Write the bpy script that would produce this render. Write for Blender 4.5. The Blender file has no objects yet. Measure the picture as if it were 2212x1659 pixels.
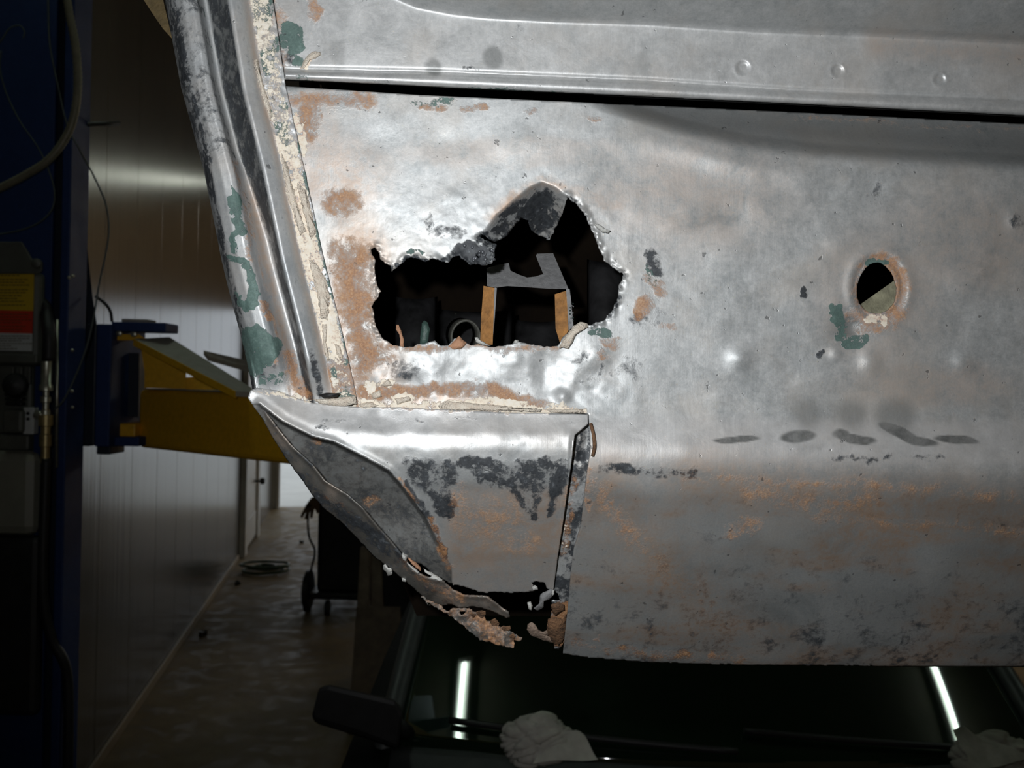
import bpy, bmesh, math, random
import numpy as np
from mathutils import Matrix, Vector

random.seed(4)
scene = bpy.context.scene
col = scene.collection

# ------------------------------------------------------------------ camera, world, lights, exposure
FPX, CX, CY = 2150.0, 1106.0, 829.5
CAM_H, ROLL = 1.7, math.radians(1.2)
cam_data = bpy.data.cameras.new('camera')
cam = bpy.data.objects.new('camera', cam_data)
col.objects.link(cam)
CAM = Matrix.Translation((0, 0, CAM_H)) @ Matrix.Rotation(math.pi / 2, 4, 'X') @ Matrix.Rotation(ROLL, 4, 'Z')
cam.matrix_world = CAM
cam_data.sensor_width = 36.0
cam_data.lens = FPX * 36.0 / 2212.0
cam_data.clip_start = 0.02
cam_data.dof.use_dof = True
cam_data.dof.focus_distance = 0.65
cam_data.dof.aperture_fstop = 18.0
scene.camera = cam

world = bpy.data.worlds.new('world')
scene.world = world
world.use_nodes = True
world.node_tree.nodes['Background'].inputs[0].default_value = (0.86, 0.93, 1.0, 1)
world.node_tree.nodes['Background'].inputs[1].default_value = 0.85

fl = bpy.data.lights.new('camera_flash', 'SPOT')
fl.energy = 15.3
fl.color = (0.965, 0.985, 1.0)
fl.spot_size = math.radians(92)
fl.spot_blend = 0.95
fl.shadow_soft_size = 0.012
flo = bpy.data.objects.new('camera_flash', fl)
col.objects.link(flo)
flo.location = (-0.075, 0.0, CAM_H + 0.075)
flo.rotation_euler = (Vector((0.0, 0.65, CAM_H + 0.09)) - flo.location).to_track_quat('-Z', 'Y').to_euler()

vs = scene.view_settings
vs.view_transform = 'Standard'
vs.look = 'None'
vs.exposure = 0.0
vs.gamma = 1.0
vs.use_curve_mapping = False

# ------------------------------------------------------------------ helpers: coordinates, noise
RM = np.array(CAM.to_3x3())

def Wn(px, py, d):
    """pixel arrays + depth (m) -> world xyz array"""
    px, py, d = np.broadcast_arrays(np.asarray(px, float), np.asarray(py, float), np.asarray(d, float))
    c = np.stack([(px - CX) / FPX * d, -(py - CY) / FPX * d, -d], -1)
    return c @ RM.T + np.array([0, 0, CAM_H])

def W(px, py, d):
    return Vector(Wn(px, py, d))

def body_depth(px):
    return 0.642 + 0.0000125 * np.asarray(px, float)

def B(px, py, mm=0.0):
    """a point on the lifted car: mm behind (+) or proud of (-) the plane of its lower panel"""
    return Wn(px, py, body_depth(px) + np.asarray(mm, float) * 0.001)

_rng = np.random.RandomState(11)
_TAB = _rng.rand(256, 256)

def vnoise(x, y):
    xi = np.floor(x).astype(int); yi = np.floor(y).astype(int)
    fx = x - xi; fy = y - yi
    fx = fx * fx * (3 - 2 * fx); fy = fy * fy * (3 - 2 * fy)
    a = _TAB[xi % 256, yi % 256]; b = _TAB[(xi + 1) % 256, yi % 256]
    c = _TAB[xi % 256, (yi + 1) % 256]; d = _TAB[(xi + 1) % 256, (yi + 1) % 256]
    return (a * (1 - fx) + b * fx) * (1 - fy) + (c * (1 - fx) + d * fx) * fy

def fbm(x, y, s, oct=4, seed=0):
    v = 0; a = 0.5; t = 0
    x = np.asarray(x, float) / s + seed * 17.3; y = np.asarray(y, float) / s + seed * 5.7
    for i in range(oct):
        v = v + a * vnoise(x, y); t += a
        a *= 0.5; x = x * 2.03 + 3.1; y = y * 2.03 + 1.7
    return v / t

def sstep(a, b, x):
    t = np.clip((x - a) / (b - a), 0, 1)
    return t * t * (3 - 2 * t)

def rag(poly, amp, step=4.0, closed=True, seed=0):
    """subdivide an outline and make it ragged"""
    r = np.random.RandomState(seed + 5)
    out = []
    n = len(poly)
    for i in range(n if closed else n - 1):
        p = np.array(poly[i], float); q = np.array(poly[(i + 1) % n], float)
        L = np.hypot(*(q - p)); k = max(1, int(L / step))
        t = (q - p) / (L + 1e-9); nn = np.array([-t[1], t[0]])
        for j in range(k):
            out.append(p + (q - p) * j / k + (nn * r.uniform(-amp, amp) if amp else 0))
    if not closed:
        out.append(np.array(poly[-1], float))
    return np.array(out)

def inside(px, py, poly):
    poly = np.asarray(poly, float)
    res = np.zeros(px.shape, bool)
    bx = (px >= poly[:, 0].min()) & (px <= poly[:, 0].max()) & (py >= poly[:, 1].min()) & (py <= poly[:, 1].max())
    x = px[bx]; y = py[bx]
    r = np.zeros(x.shape, bool)
    n = len(poly)
    for i in range(n):
        x0, y0 = poly[i]; x1, y1 = poly[(i + 1) % n]
        if y0 == y1: continue
        c = ((y0 > y) != (y1 > y)) & (x < (x1 - x0) * (y - y0) / (y1 - y0) + x0)
        r ^= c
    res[bx] = r
    return res

def seg_near(px, py, poly, closed=True):
    """distance to an outline and the nearest point on it"""
    poly = np.asarray(poly, float)
    best = np.full(px.shape, 1e9); nx = px.copy(); ny = py.copy()
    n = len(poly)
    for i in range(n if closed else n - 1):
        x0, y0 = poly[i]; x1, y1 = poly[(i + 1) % n]
        dx, dy = x1 - x0, y1 - y0
        L = dx * dx + dy * dy + 1e-9
        t = np.clip(((px - x0) * dx + (py - y0) * dy) / L, 0, 1)
        qx = x0 + t * dx; qy = y0 + t * dy
        d = (px - qx) ** 2 + (py - qy) ** 2
        m = d < best
        best = np.where(m, d, best); nx = np.where(m, qx, nx); ny = np.where(m, qy, ny)
    return np.sqrt(best), nx, ny

def near_box(px, py, poly, pad):
    poly = np.asarray(poly, float)
    return ((px >= poly[:, 0].min() - pad) & (px <= poly[:, 0].max() + pad) &
            (py >= poly[:, 1].min() - pad) & (py <= poly[:, 1].max() + pad))

# ------------------------------------------------------------------ helpers: objects
def link(ob, parent=None):
    col.objects.link(ob)
    if parent is not None:
        ob.parent = parent
    return ob

def origin_of(parent):
    v = Vector((0, 0, 0)); p = parent
    while p is not None:
        v += p.location; p = p.parent
    return v

def mesh_obj(name, verts, faces, mat, parent=None, smooth=False):
    """verts in world metres; the object is stored relative to its parent"""
    v = np.asarray(verts, float).reshape(-1, 3)
    o = origin_of(parent)
    v = v - np.array(o)
    loc = Vector((0, 0, 0))
    if parent is None:
        c = np.array([(v[:, 0].min() + v[:, 0].max()) / 2, (v[:, 1].min() + v[:, 1].max()) / 2, v[:, 2].min()])
        v = v - c; loc = Vector(c)
    me = bpy.data.meshes.new(name)
    me.from_pydata(v.tolist(), [], [tuple(int(i) for i in f) for f in faces])
    if smooth:
        me.polygons.foreach_set('use_smooth', [True] * len(me.polygons))
    me.update()
    if mat: me.materials.append(mat)
    ob = bpy.data.objects.new(name, me)
    link(ob, parent); ob.location = loc
    return ob

def tag(o, label, cat=None, group=None, kind=None):
    if label: o['label'] = label
    if cat: o['category'] = cat
    if group: o['group'] = group
    if kind: o['kind'] = kind
    return o

def empty(name, loc, label, cat, group=None):
    e = bpy.data.objects.new(name, None)
    e.empty_display_size = 0.05
    e.location = loc
    col.objects.link(e)
    return tag(e, label, cat, group)

def bevel(o, w, seg=2):
    m = o.modifiers.new('bevel', 'BEVEL'); m.width = w; m.segments = seg; m.limit_method = 'ANGLE'
    return o

BOXF = [(0, 3, 2, 1), (4, 5, 6, 7), (0, 1, 5, 4), (1, 2, 6, 5), (2, 3, 7, 6), (3, 0, 4, 7)]

def box(name, x0, x1, y0, y1, z0, z1, mat, parent=None, bev=0.0):
    v = [(x0, y0, z0), (x1, y0, z0), (x1, y1, z0), (x0, y1, z0), (x0, y0, z1), (x1, y0, z1), (x1, y1, z1), (x0, y1, z1)]
    o = mesh_obj(name, v, BOXF, mat, parent)
    if bev: bevel(o, bev)
    return o

def boxes(name, lst, mat, parent=None, bev=0.0):
    V = []; F = []
    for (x0, x1, y0, y1, z0, z1) in lst:
        k = len(V)
        V += [(x0, y0, z0), (x1, y0, z0), (x1, y1, z0), (x0, y1, z0), (x0, y0, z1), (x1, y0, z1), (x1, y1, z1), (x0, y1, z1)]
        F += [tuple(i + k for i in f) for f in BOXF]
    o = mesh_obj(name, V, F, mat, parent)
    if bev: bevel(o, bev)
    return o

def pxbox(name, p0, q0, p1, q1, d0, d1, mat, parent=None, bev=0.0):
    """axis-aligned box whose front face (at depth d0) spans the pixel rectangle"""
    a = W(p0, q0, d0); b = W(p1, q1, d0); c = W((p0 + p1) / 2, (q0 + q1) / 2, d0)
    hx = (p1 - p0) / FPX * d0 / 2; hz = (q1 - q0) / FPX * d0 / 2
    return box(name, c.x - hx, c.x + hx, d0, d1, c.z - hz, c.z + hz, mat, parent, bev)

def prism(name, front, back, mat, parent=None, smooth=False, bev=0.0):
    """front/back: matching outlines (world points)"""
    front = np.asarray(front, float); back = np.asarray(back, float)
    n = len(front)
    V = np.concatenate([front, back])
    F = [tuple(range(n)), tuple(range(2 * n - 1, n - 1, -1))] + [(i, i + n, (i + 1) % n + n, (i + 1) % n) for i in range(n)]
    o = mesh_obj(name, V, F, mat, parent, smooth)
    bm = bmesh.new(); bm.from_mesh(o.data)
    bmesh.ops.recalc_face_normals(bm, faces=bm.faces)
    bmesh.ops.triangulate(bm, faces=[f for f in bm.faces if len(f.verts) > 4])
    bm.to_mesh(o.data); bm.free()
    if bev: bevel(o, bev, 2)
    return o

def catmull(pts, sub=8):
    P = [np.array(p, float) for p in pts]
    P = [2 * P[0] - P[1]] + P + [2 * P[-1] - P[-2]]
    out = []
    for i in range(1, len(P) - 2):
        for j in range(sub):
            t = j / sub
            a, b, c, d = P[i - 1], P[i], P[i + 1], P[i + 2]
            out.append(0.5 * (2 * b + (c - a) * t + (2 * a - 5 * b + 4 * c - d) * t * t + (3 * b - a - 3 * c + d) * t ** 3))
    out.append(P[-2])
    return np.array(out)

def tube(name, pts, r, mat, parent=None, sides=10, sub=8, rings=None, smooth=True):
    c = catmull(pts, sub) if sub > 1 else np.array(pts, float)
    n = len(c)
    t = np.gradient(c, axis=0); t /= np.linalg.norm(t, axis=1)[:, None] + 1e-12
    up = np.array([0.31, 0.2, 0.93]); V = []
    u = np.cross(t[0], up); u /= np.linalg.norm(u)
    for i in range(n):
        u = u - t[i] * np.dot(u, t[i]); u /= np.linalg.norm(u) + 1e-12
        w = np.cross(t[i], u)
        rr = r[i] if hasattr(r, '__len__') else r
        if rings: rr = rr * (1 + rings * (1 if (i % 2) else -1))
        for k in range(sides):
            a = 2 * math.pi * k / sides
            V.append(c[i] + rr * (math.cos(a) * u + math.sin(a) * w))
    F = []
    for i in range(n - 1):
        for k in range(sides):
            F.append((i * sides + k, i * sides + (k + 1) % sides, (i + 1) * sides + (k + 1) % sides, (i + 1) * sides + k))
    F.append(tuple(range(sides - 1, -1, -1))); F.append(tuple((n - 1) * sides + k for k in range(sides)))
    return mesh_obj(name, V, F, mat, parent, smooth)

def lathe(name, prof, base, axis, mat, parent=None, sides=24, smooth=True):
    """prof: (radius, height) pairs along axis from base"""
    ax = Vector(axis).normalized(); u = ax.orthogonal().normalized(); w = ax.cross(u)
    V = []; F = []
    for (r, h) in prof:
        for k in range(sides):
            a = 2 * math.pi * k / sides
            V.append(Vector(base) + ax * h + (u * math.cos(a) + w * math.sin(a)) * r)
    n = len(prof)
    for i in range(n - 1):
        for k in range(sides):
            F.append((i * sides + k, i * sides + (k + 1) % sides, (i + 1) * sides + (k + 1) % sides, (i + 1) * sides + k))
    F.append(tuple(range(sides - 1, -1, -1))); F.append(tuple((n - 1) * sides + k for k in range(sides)))
    o = mesh_obj(name, V, F, mat, parent, smooth)
    if smooth:
        m = o.modifiers.new('edge', 'EDGE_SPLIT'); m.split_angle = math.radians(40)
    return o

# ------------------------------------------------------------------ helpers: materials
class NT:
    def __init__(s, name):
        s.m = bpy.data.materials.new(name); s.m.use_nodes = True
        s.t = s.m.node_tree; s.t.nodes.clear()
        s.out = s.t.nodes.new('ShaderNodeOutputMaterial')
        s.b = s.t.nodes.new('ShaderNodeBsdfPrincipled')
        s.t.links.new(s.b.outputs[0], s.out.inputs[0])
        s.tc = s.t.nodes.new('ShaderNodeTexCoord')
    def set(s, sock, v):
        if hasattr(v, 'is_linked') or hasattr(v, 'links'): s.t.links.new(v, sock)
        else:
            if isinstance(v, (tuple, list)) and len(v) == 3 and sock.type == 'RGBA': v = (*v, 1)
            sock.default_value = v
    def noise(s, scale, detail=4, rough=0.55, vec=None, dist=0.0):
        n = s.t.nodes.new('ShaderNodeTexNoise'); n.inputs['Scale'].default_value = scale
        n.inputs['Detail'].default_value = detail; n.inputs['Roughness'].default_value = rough
        n.inputs['Distortion'].default_value = dist
        s.t.links.new(vec or s.tc.outputs['Object'], n.inputs['Vector'])
        return n.outputs['Fac']
    def vor(s, scale, vec=None):
        n = s.t.nodes.new('ShaderNodeTexVoronoi'); n.inputs['Scale'].default_value = scale
        s.t.links.new(vec or s.tc.outputs['Object'], n.inputs['Vector'])
        return n.outputs['Distance']
    def mapped(s, scale=(1, 1, 1), rot=(0, 0, 0)):
        n = s.t.nodes.new('ShaderNodeMapping'); n.inputs['Scale'].default_value = scale; n.inputs['Rotation'].default_value = rot
        s.t.links.new(s.tc.outputs['Object'], n.inputs['Vector'])
        return n.outputs[0]
    def math(s, op, a, b=None, c=None, clamp=False):
        n = s.t.nodes.new('ShaderNodeMath'); n.operation = op; n.use_clamp = clamp
        s.set(n.inputs[0], a)
        if b is not None: s.set(n.inputs[1], b)
        if c is not None: s.set(n.inputs[2], c)
        return n.outputs[0]
    def smooth(s, x, lo, hi, a=0.0, b=1.0):
        n = s.t.nodes.new('ShaderNodeMapRange'); n.interpolation_type = 'SMOOTHSTEP'
        s.set(n.inputs[0], x); n.inputs[1].default_value = lo; n.inputs[2].default_value = hi
        n.inputs[3].default_value = a; n.inputs[4].default_value = b
        return n.outputs[0]
    def mix(s, f, a, b):
        n = s.t.nodes.new('ShaderNodeMix'); n.data_type = 'RGBA'
        s.set(n.inputs[0], f); s.set(n.inputs[6], a); s.set(n.inputs[7], b)
        return n.outputs[2]
    def ramp(s, f, stops):
        n = s.t.nodes.new('ShaderNodeValToRGB'); e = n.color_ramp.elements
        while len(e) < len(stops): e.new(0.5)
        for i, (p, c) in enumerate(stops):
            e[i].position = p; e[i].color = (*c, 1)
        s.t.links.new(f, n.inputs[0])
        return n.outputs[0]
    def attr(s, name):
        n = s.t.nodes.new('ShaderNodeAttribute'); n.attribute_name = name
        sp = s.t.nodes.new('ShaderNodeSeparateColor'); s.t.links.new(n.outputs['Color'], sp.inputs[0])
        return sp.outputs[0], sp.outputs[1], sp.outputs[2]
    def bump(s, h, strength, dist=0.001):
        n = s.t.nodes.new('ShaderNodeBump'); n.inputs['Strength'].default_value = strength; n.inputs['Distance'].default_value = dist
        s.t.links.new(h, n.inputs['Height']); s.t.links.new(n.outputs[0], s.b.inputs['Normal'])
    def p(s, **k):
        names = dict(color='Base Color', metal='Metallic', rough='Roughness', spec='Specular IOR Level', coat='Coat Weight',
                     emit='Emission Color', estr='Emission Strength', trans='Transmission Weight', ior='IOR')
        for a, v in k.items(): s.set(s.b.inputs[names[a]], v)
        return s.m

def plain(name, c, rough=0.5, metal=0.0, var=0.25, scale=30.0, bump=0.0, c2=None, spec=0.5):
    t = NT(name)
    n = t.noise(scale, 5, 0.6)
    lo = c2 or tuple(x * (1 - var) for x in c); hi = tuple(min(1, x * (1 + var)) for x in c)
    m = t.p(color=t.ramp(n, [(0.3, lo), (0.7, hi)]), rough=t.math('MULTIPLY_ADD', n, 0.2, rough - 0.1), metal=metal, spec=spec)
    if bump: t.bump(t.noise(scale * 4, 4), bump, 0.002)
    return m

def body_metal(name, base_lo, base_hi, tanc, rough0=0.48, metal0=0.40):
    """bare ground sheet steel; rust, old green paint, cream filler and dark oxide follow per-vertex wear masks, which also carry painted light and shade"""
    t = NT(name)
    rust, green, cream = t.attr('wear_a')
    dark, tan, pol_light = t.attr('wear_shade_b')
    grime_shade, _g1, _g2 = t.attr('wear_shade_c')
    n0 = t.noise(11, 9, 0.68, dist=0.8)
    n1 = t.noise(55, 8, 0.66, dist=0.5)
    n2 = t.noise(230, 6, 0.68)
    n3 = t.noise(17, 6, 0.62, vec=t.mapped((1, 1, 1.0), (0.4, 0.9, 0.2)))
    n4 = t.noise(800, 4, 0.6)
    scr = t.noise(60, 5, 0.7, vec=t.mapped((9, 1, 0.5)))
    scd = t.noise(60, 5, 0.7, vec=t.mapped((6, 1, 0.6), (0, 0.9, 0)))
    def mk(m, n, amp, lo, hi):
        return t.smooth(t.math('MULTIPLY', m, t.math('MULTIPLY_ADD', t.math('SUBTRACT', n, 0.5), amp, 1.0)), lo, hi)
    mixn = t.math('ADD', t.math('MULTIPLY', n1, 0.6), t.math('MULTIPLY', n2, 0.4))
    mixf = t.math('ADD', t.math('MULTIPLY', n1, 0.40), t.math('ADD', t.math('MULTIPLY', n2, 0.38), t.math('MULTIPLY', n4, 0.22)))
    base = t.ramp(mixf, [(0.33, base_lo), (0.5, tuple((a + b) / 2 for a, b in zip(base_lo, base_hi))), (0.66, base_hi)])
    base = t.mix(t.math('MULTIPLY', t.smooth(n0, 0.52, 0.72), 0.55), base, tuple(x * y for x, y in zip(base_lo, (0.62, 0.68, 0.70))))
    base = t.mix(t.math('MULTIPLY', t.smooth(n3, 0.47, 0.68), 0.42), base, tanc)
    base = t.mix(t.math('MULTIPLY', t.smooth(scr, 0.55, 0.75), 0.22), base, base_hi)
    base = t.mix(t.math('MULTIPLY', t.smooth(scd, 0.58, 0.75), 0.18), base, tuple(x * 0.5 for x in base_lo))
    base = t.mix(t.math('MULTIPLY', pol_light, 0.45), base, (0.82, 0.80, 0.79))  # brightness of shelf and door flange put into the base colour
    base = t.mix(t.math('MULTIPLY', grime_shade, t.smooth(mixn, 0.36, 0.64, 0.6, 1.0)), base, (0.080, 0.088, 0.085))  # real smears and painted shade share this mask
    base = t.mix(t.math('MULTIPLY', tan, t.math('MULTIPLY', t.smooth(mixn, 0.36, 0.62, 0.15, 0.95), t.math('MULTIPLY_ADD', grime_shade, -0.45, 1.0))), base, t.mix(grime_shade, (0.46, 0.31, 0.21), (0.26, 0.155, 0.085)))
    mr = mk(rust, mixf, 5.0, 0.30, 0.85)
    mg = mk(green, mixf, 6.0, 0.42, 0.56)
    mc = mk(cream, mixf, 5.5, 0.46, 0.60)
    md = mk(dark, mixn, 4.8, 0.36, 0.66)
    rmix = t.math('ADD', t.math('MULTIPLY', n1, 0.5), t.math('MULTIPLY', n4, 0.5))
    rc = t.ramp(rmix, [(0.32, (0.10, 0.045, 0.025)), (0.45, (0.30, 0.135, 0.06)), (0.55, (0.44, 0.22, 0.095)), (0.68, (0.62, 0.40, 0.24))])
    gc = t.ramp(mixf, [(0.34, (0.045, 0.08, 0.075)), (0.55, (0.12, 0.19, 0.17)), (0.66, (0.20, 0.29, 0.27)), (0.72, (0.6, 0.66, 0.64))])
    cc = t.ramp(mixf, [(0.34, (0.30, 0.19, 0.13)), (0.42, (0.66, 0.45, 0.36)), (0.50, (0.85, 0.76, 0.62)), (0.66, (0.95, 0.92, 0.85))])
    dc = t.ramp(n2, [(0.3, (0.016, 0.018, 0.022)), (0.6, (0.065, 0.072, 0.08)), (0.75, (0.20, 0.22, 0.24))])
    c = t.mix(md, base, dc)
    c = t.mix(t.math('MULTIPLY', mr, t.smooth(n1, 0.35, 0.6, 0.5, 0.86)), c, rc)
    c = t.mix(mg, c, gc)
    c = t.mix(mc, c, cc)
    pit = t.smooth(t.noise(170, 3, 0.55), 0.69, 0.74)
    c = t.mix(t.math('MULTIPLY', pit, 0.6), c, (0.05, 0.052, 0.055))
    cover = t.math('MAXIMUM', t.math('MAXIMUM', mr, mg), t.math('MAXIMUM', mc, t.math('MULTIPLY', md, 0.4)))
    metal = t.math('MULTIPLY', t.math('SUBTRACT', 1.0, cover), metal0)
    r = t.math('ADD', rough0, t.math('MULTIPLY', t.math('SUBTRACT', n1, 0.5), 0.35))
    r = t.math('SUBTRACT', r, t.math('MULTIPLY', pol_light, 0.08))
    r = t.math('ADD', r, t.math('MULTIPLY', cover, 0.18), clamp=True)
    t.p(color=c, metal=metal, rough=r)
    h = t.math('ADD', t.math('MULTIPLY', n1, 0.6), t.math('MULTIPLY', scr, 0.16))
    h = t.math('ADD', h, t.math('MULTIPLY', n2, t.math('MULTIPLY_ADD', cover, 0.7, 0.16)))
    h = t.math('ADD', h, t.math('MULTIPLY', n4, t.math('MULTIPLY', cover, 0.45)))
    h = t.math('ADD', h, t.math('MULTIPLY', mc, 0.6))
    h = t.math('ADD', h, t.math('MULTIPLY', mg, 0.35))
    h = t.math('SUBTRACT', h, t.math('MULTIPLY', pit, 0.5))
    t.bump(h, 0.38, 0.0009)
    return t.m

M_STEEL = body_metal('bare_sheet_steel', (0.33, 0.35, 0.355), (0.66, 0.67, 0.67), (0.56, 0.51, 0.455))
M_PILLAR = body_metal('worn_pillar_steel', (0.36, 0.38, 0.40), (0.64, 0.65, 0.64), (0.54, 0.49, 0.44), 0.46, 0.35)
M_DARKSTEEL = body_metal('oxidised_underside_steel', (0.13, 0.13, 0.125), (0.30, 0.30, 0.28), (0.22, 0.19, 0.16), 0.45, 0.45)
M_RUST = plain('flaking_rust', (0.21, 0.11, 0.055), 0.85, 0.0, 0.4, 140, 1.0, c2=(0.05, 0.035, 0.025))
M_SCRAP = plain('tan_rust_scrap', (0.30, 0.22, 0.17), 0.8, 0.0, 0.4, 120, 0.7)
M_CREAM = plain('cream_body_filler', (0.90, 0.83, 0.71), 0.75, 0, 0.1, 240, 0.9, c2=(0.78, 0.66, 0.54))
M_WHITEFLUFF = plain('pale_sealer_flake', (0.62, 0.62, 0.59), 0.8, 0, 0.15, 200, 0.6)
M_PINK = plain('orange_filler_chip', (0.50, 0.27, 0.16), 0.75, 0, 0.25, 120, 0.6)
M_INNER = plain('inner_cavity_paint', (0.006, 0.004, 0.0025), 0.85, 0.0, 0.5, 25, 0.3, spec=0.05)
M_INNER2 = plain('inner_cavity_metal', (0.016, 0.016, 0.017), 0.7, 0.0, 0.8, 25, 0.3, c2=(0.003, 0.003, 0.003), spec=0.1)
M_BRACKET = plain('dusty_bracket_steel', (0.27, 0.27, 0.275), 0.75, 0.1, 0.25, 220, 0.3)
M_BROWN = plain('brown_rusted_leg', (0.36, 0.17, 0.05), 0.75, 0.0, 0.4, 160, 0.4)
M_GREENP = plain('old_green_paint', (0.035, 0.065, 0.055), 0.5, 0.0, 0.4, 120, 0.3)
M_SPAT = plain('melted_steel_spatter', (0.22, 0.23, 0.25), 0.3, 0.6, 0.5, 300)
M_BLACK = plain('black_rubber', (0.012, 0.012, 0.013), 0.55, 0, 0.4)

# =================================================================== THE ROOM
E_U = np.array([0.9885, 0.1512, 0]); E_V = np.array([-0.1512, 0.9885, 0]); R0 = np.array([-1.105, 0, 0])
def room(u, v, z): return R0 + E_U * u + E_V * v + np.array([0, 0, z])
def rbox(name, u0, u1, v0, v1, z0, z1, mat, parent=None, bev=0.0):
    V = [room(*p) for p in ((u0, v0, z0), (u1, v0, z0), (u1, v1, z0), (u0, v1, z0), (u0, v0, z1), (u1, v0, z1), (u1, v1, z1), (u0, v1, z1))]
    o = mesh_obj(name, V, BOXF, mat, parent)
    if bev: bevel(o, bev)
    return o
def struct(o): o['kind'] = 'structure'; return o

t = NT('sealed_concrete')
n1 = t.noise(1.3, 8, 0.65); n2 = t.noise(9, 6, 0.65)
c = t.ramp(t.math('ADD', t.math('MULTIPLY', n1, 0.6), t.math('MULTIPLY', n2, 0.4)), [(0.3, (0.10, 0.07, 0.036)), (0.5, (0.25, 0.185, 0.10)), (0.7, (0.42, 0.34, 0.21))])
t.p(color=c, rough=t.smooth(n2, 0.3, 0.7, 0.4, 0.7), spec=0.15); t.bump(n2, 0.05, 0.004); M_FLOOR = t.m

t = NT('glossy_wall_sheet')
ns = t.noise(22, 3, 0.5, vec=t.mapped((1, 1, 0.02))); ns2 = t.noise(4, 4, 0.5, vec=t.mapped((1, 1, 0.1)))
t.p(color=t.ramp(ns2, [(0.3, (0.075, 0.062, 0.045)), (0.7, (0.11, 0.092, 0.068))]), rough=0.21, spec=0.6)
t.bump(ns, 0.22, 0.005); M_WALL = t.m
M_WHITE = plain('white_painted_wood', (0.7, 0.7, 0.68), 0.45, 0, 0.08, 8)
M_BASE = plain('beige_vinyl_base', (0.36, 0.29, 0.19), 0.5, 0, 0.1, 8)
M_CEIL = plain('dark_ceiling_boards', (0.10, 0.085, 0.065), 0.8, 0, 0.2, 3)
M_BROWNW = plain('tan_painted_wall', (0.72, 0.49, 0.28), 0.7, 0, 0.15, 3)
M_APRON = plain('outdoor_concrete', (0.6, 0.6, 0.57), 0.8, 0, 0.1, 3)

RW, VB, VF, HC = 8.5, 13.2, -3.0, 4.0
struct(rbox('floor', -0.2, RW + 0.2, VF - 0.2, VB + 0.2, -0.15, 0.0, M_FLOOR))
struct(rbox('ceiling', -0.2, RW + 0.2, VF - 0.2, VB + 0.2, HC, HC + 0.15, M_CEIL))
struct(rbox('wall_right', RW, RW + 0.2, VF, VB, 0.0, HC, M_BROWNW))
struct(rbox('wall_front', -0.2, RW + 0.2, VF - 0.2, VF, 0.0, HC, M_BROWNW))
wl = struct(rbox('wall_left', -0.2, -0.012, VF, VB, 0.0, HC, M_WALL))
pv = VF; k = 0
while pv < 9.4:
    w = min(0.61, 9.4 - pv)
    rbox('wall_panel', -0.012, 0.0, pv + 0.0015, pv + w - 0.0015, 0.02, HC - 0.01, M_WALL, wl, 0.002)
    pv += w
struct(rbox('baseboard_left', 0.0, 0.014, VF, 9.4, 0.0, 0.055, M_BASE, None, 0.004))
# far door in the left wall
d1 = rbox('door_1', -0.012, 0.02, 9.75, 10.75, 0.02, 2.1, M_WHITE, None, 0.004)
struct(d1)
rbox('door_frame', -0.01, 0.05, 9.55, 9.75, 0.0, 2.2, M_WHITE, d1, 0.006)
rbox('door_frame', -0.01, 0.05, 10.75, 10.95, 0.0, 2.2, M_WHITE, d1, 0.006)
rbox('kick_plate', 0.02, 0.03, 9.8, 10.7, 0.05, 0.30, M_WHITE, d1, 0.004)
rbox('hinge', 0.02, 0.045, 9.72, 9.78, 0.35, 0.62, M_BLACK, d1, 0.004)
lathe('door_knob', [(0.012, 0), (0.012, 0.05), (0.03, 0.055), (0.036, 0.075), (0.03, 0.10), (0.01, 0.105)], room(0.02, 10.62, 0.62), E_U, M_BLACK, d1, 16)
# back wall with an open daylight doorway
DU0, DU1, DZ = 0.06, 2.9, 2.6
wb = struct(rbox('wall_back', DU1, RW, VB, VB + 0.2, 0.0, HC, M_BROWNW))
rbox('wall_section', -0.012, DU0, VB, VB + 0.2, 0.0, HC, M_WHITE, wb)
rbox('door_header', DU0, DU1, VB, VB + 0.2, DZ, HC, M_BROWNW, wb)
struct(rbox('trim_1', DU0 - 0.02, DU0 + 0.02, VB - 0.02, VB + 0.22, 0, DZ, M_WHITE, None, 0.005))
struct(rbox('ground', -8, RW + 8, VB + 0.2, VB + 14, -0.15, -0.01, M_APRON))

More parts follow.
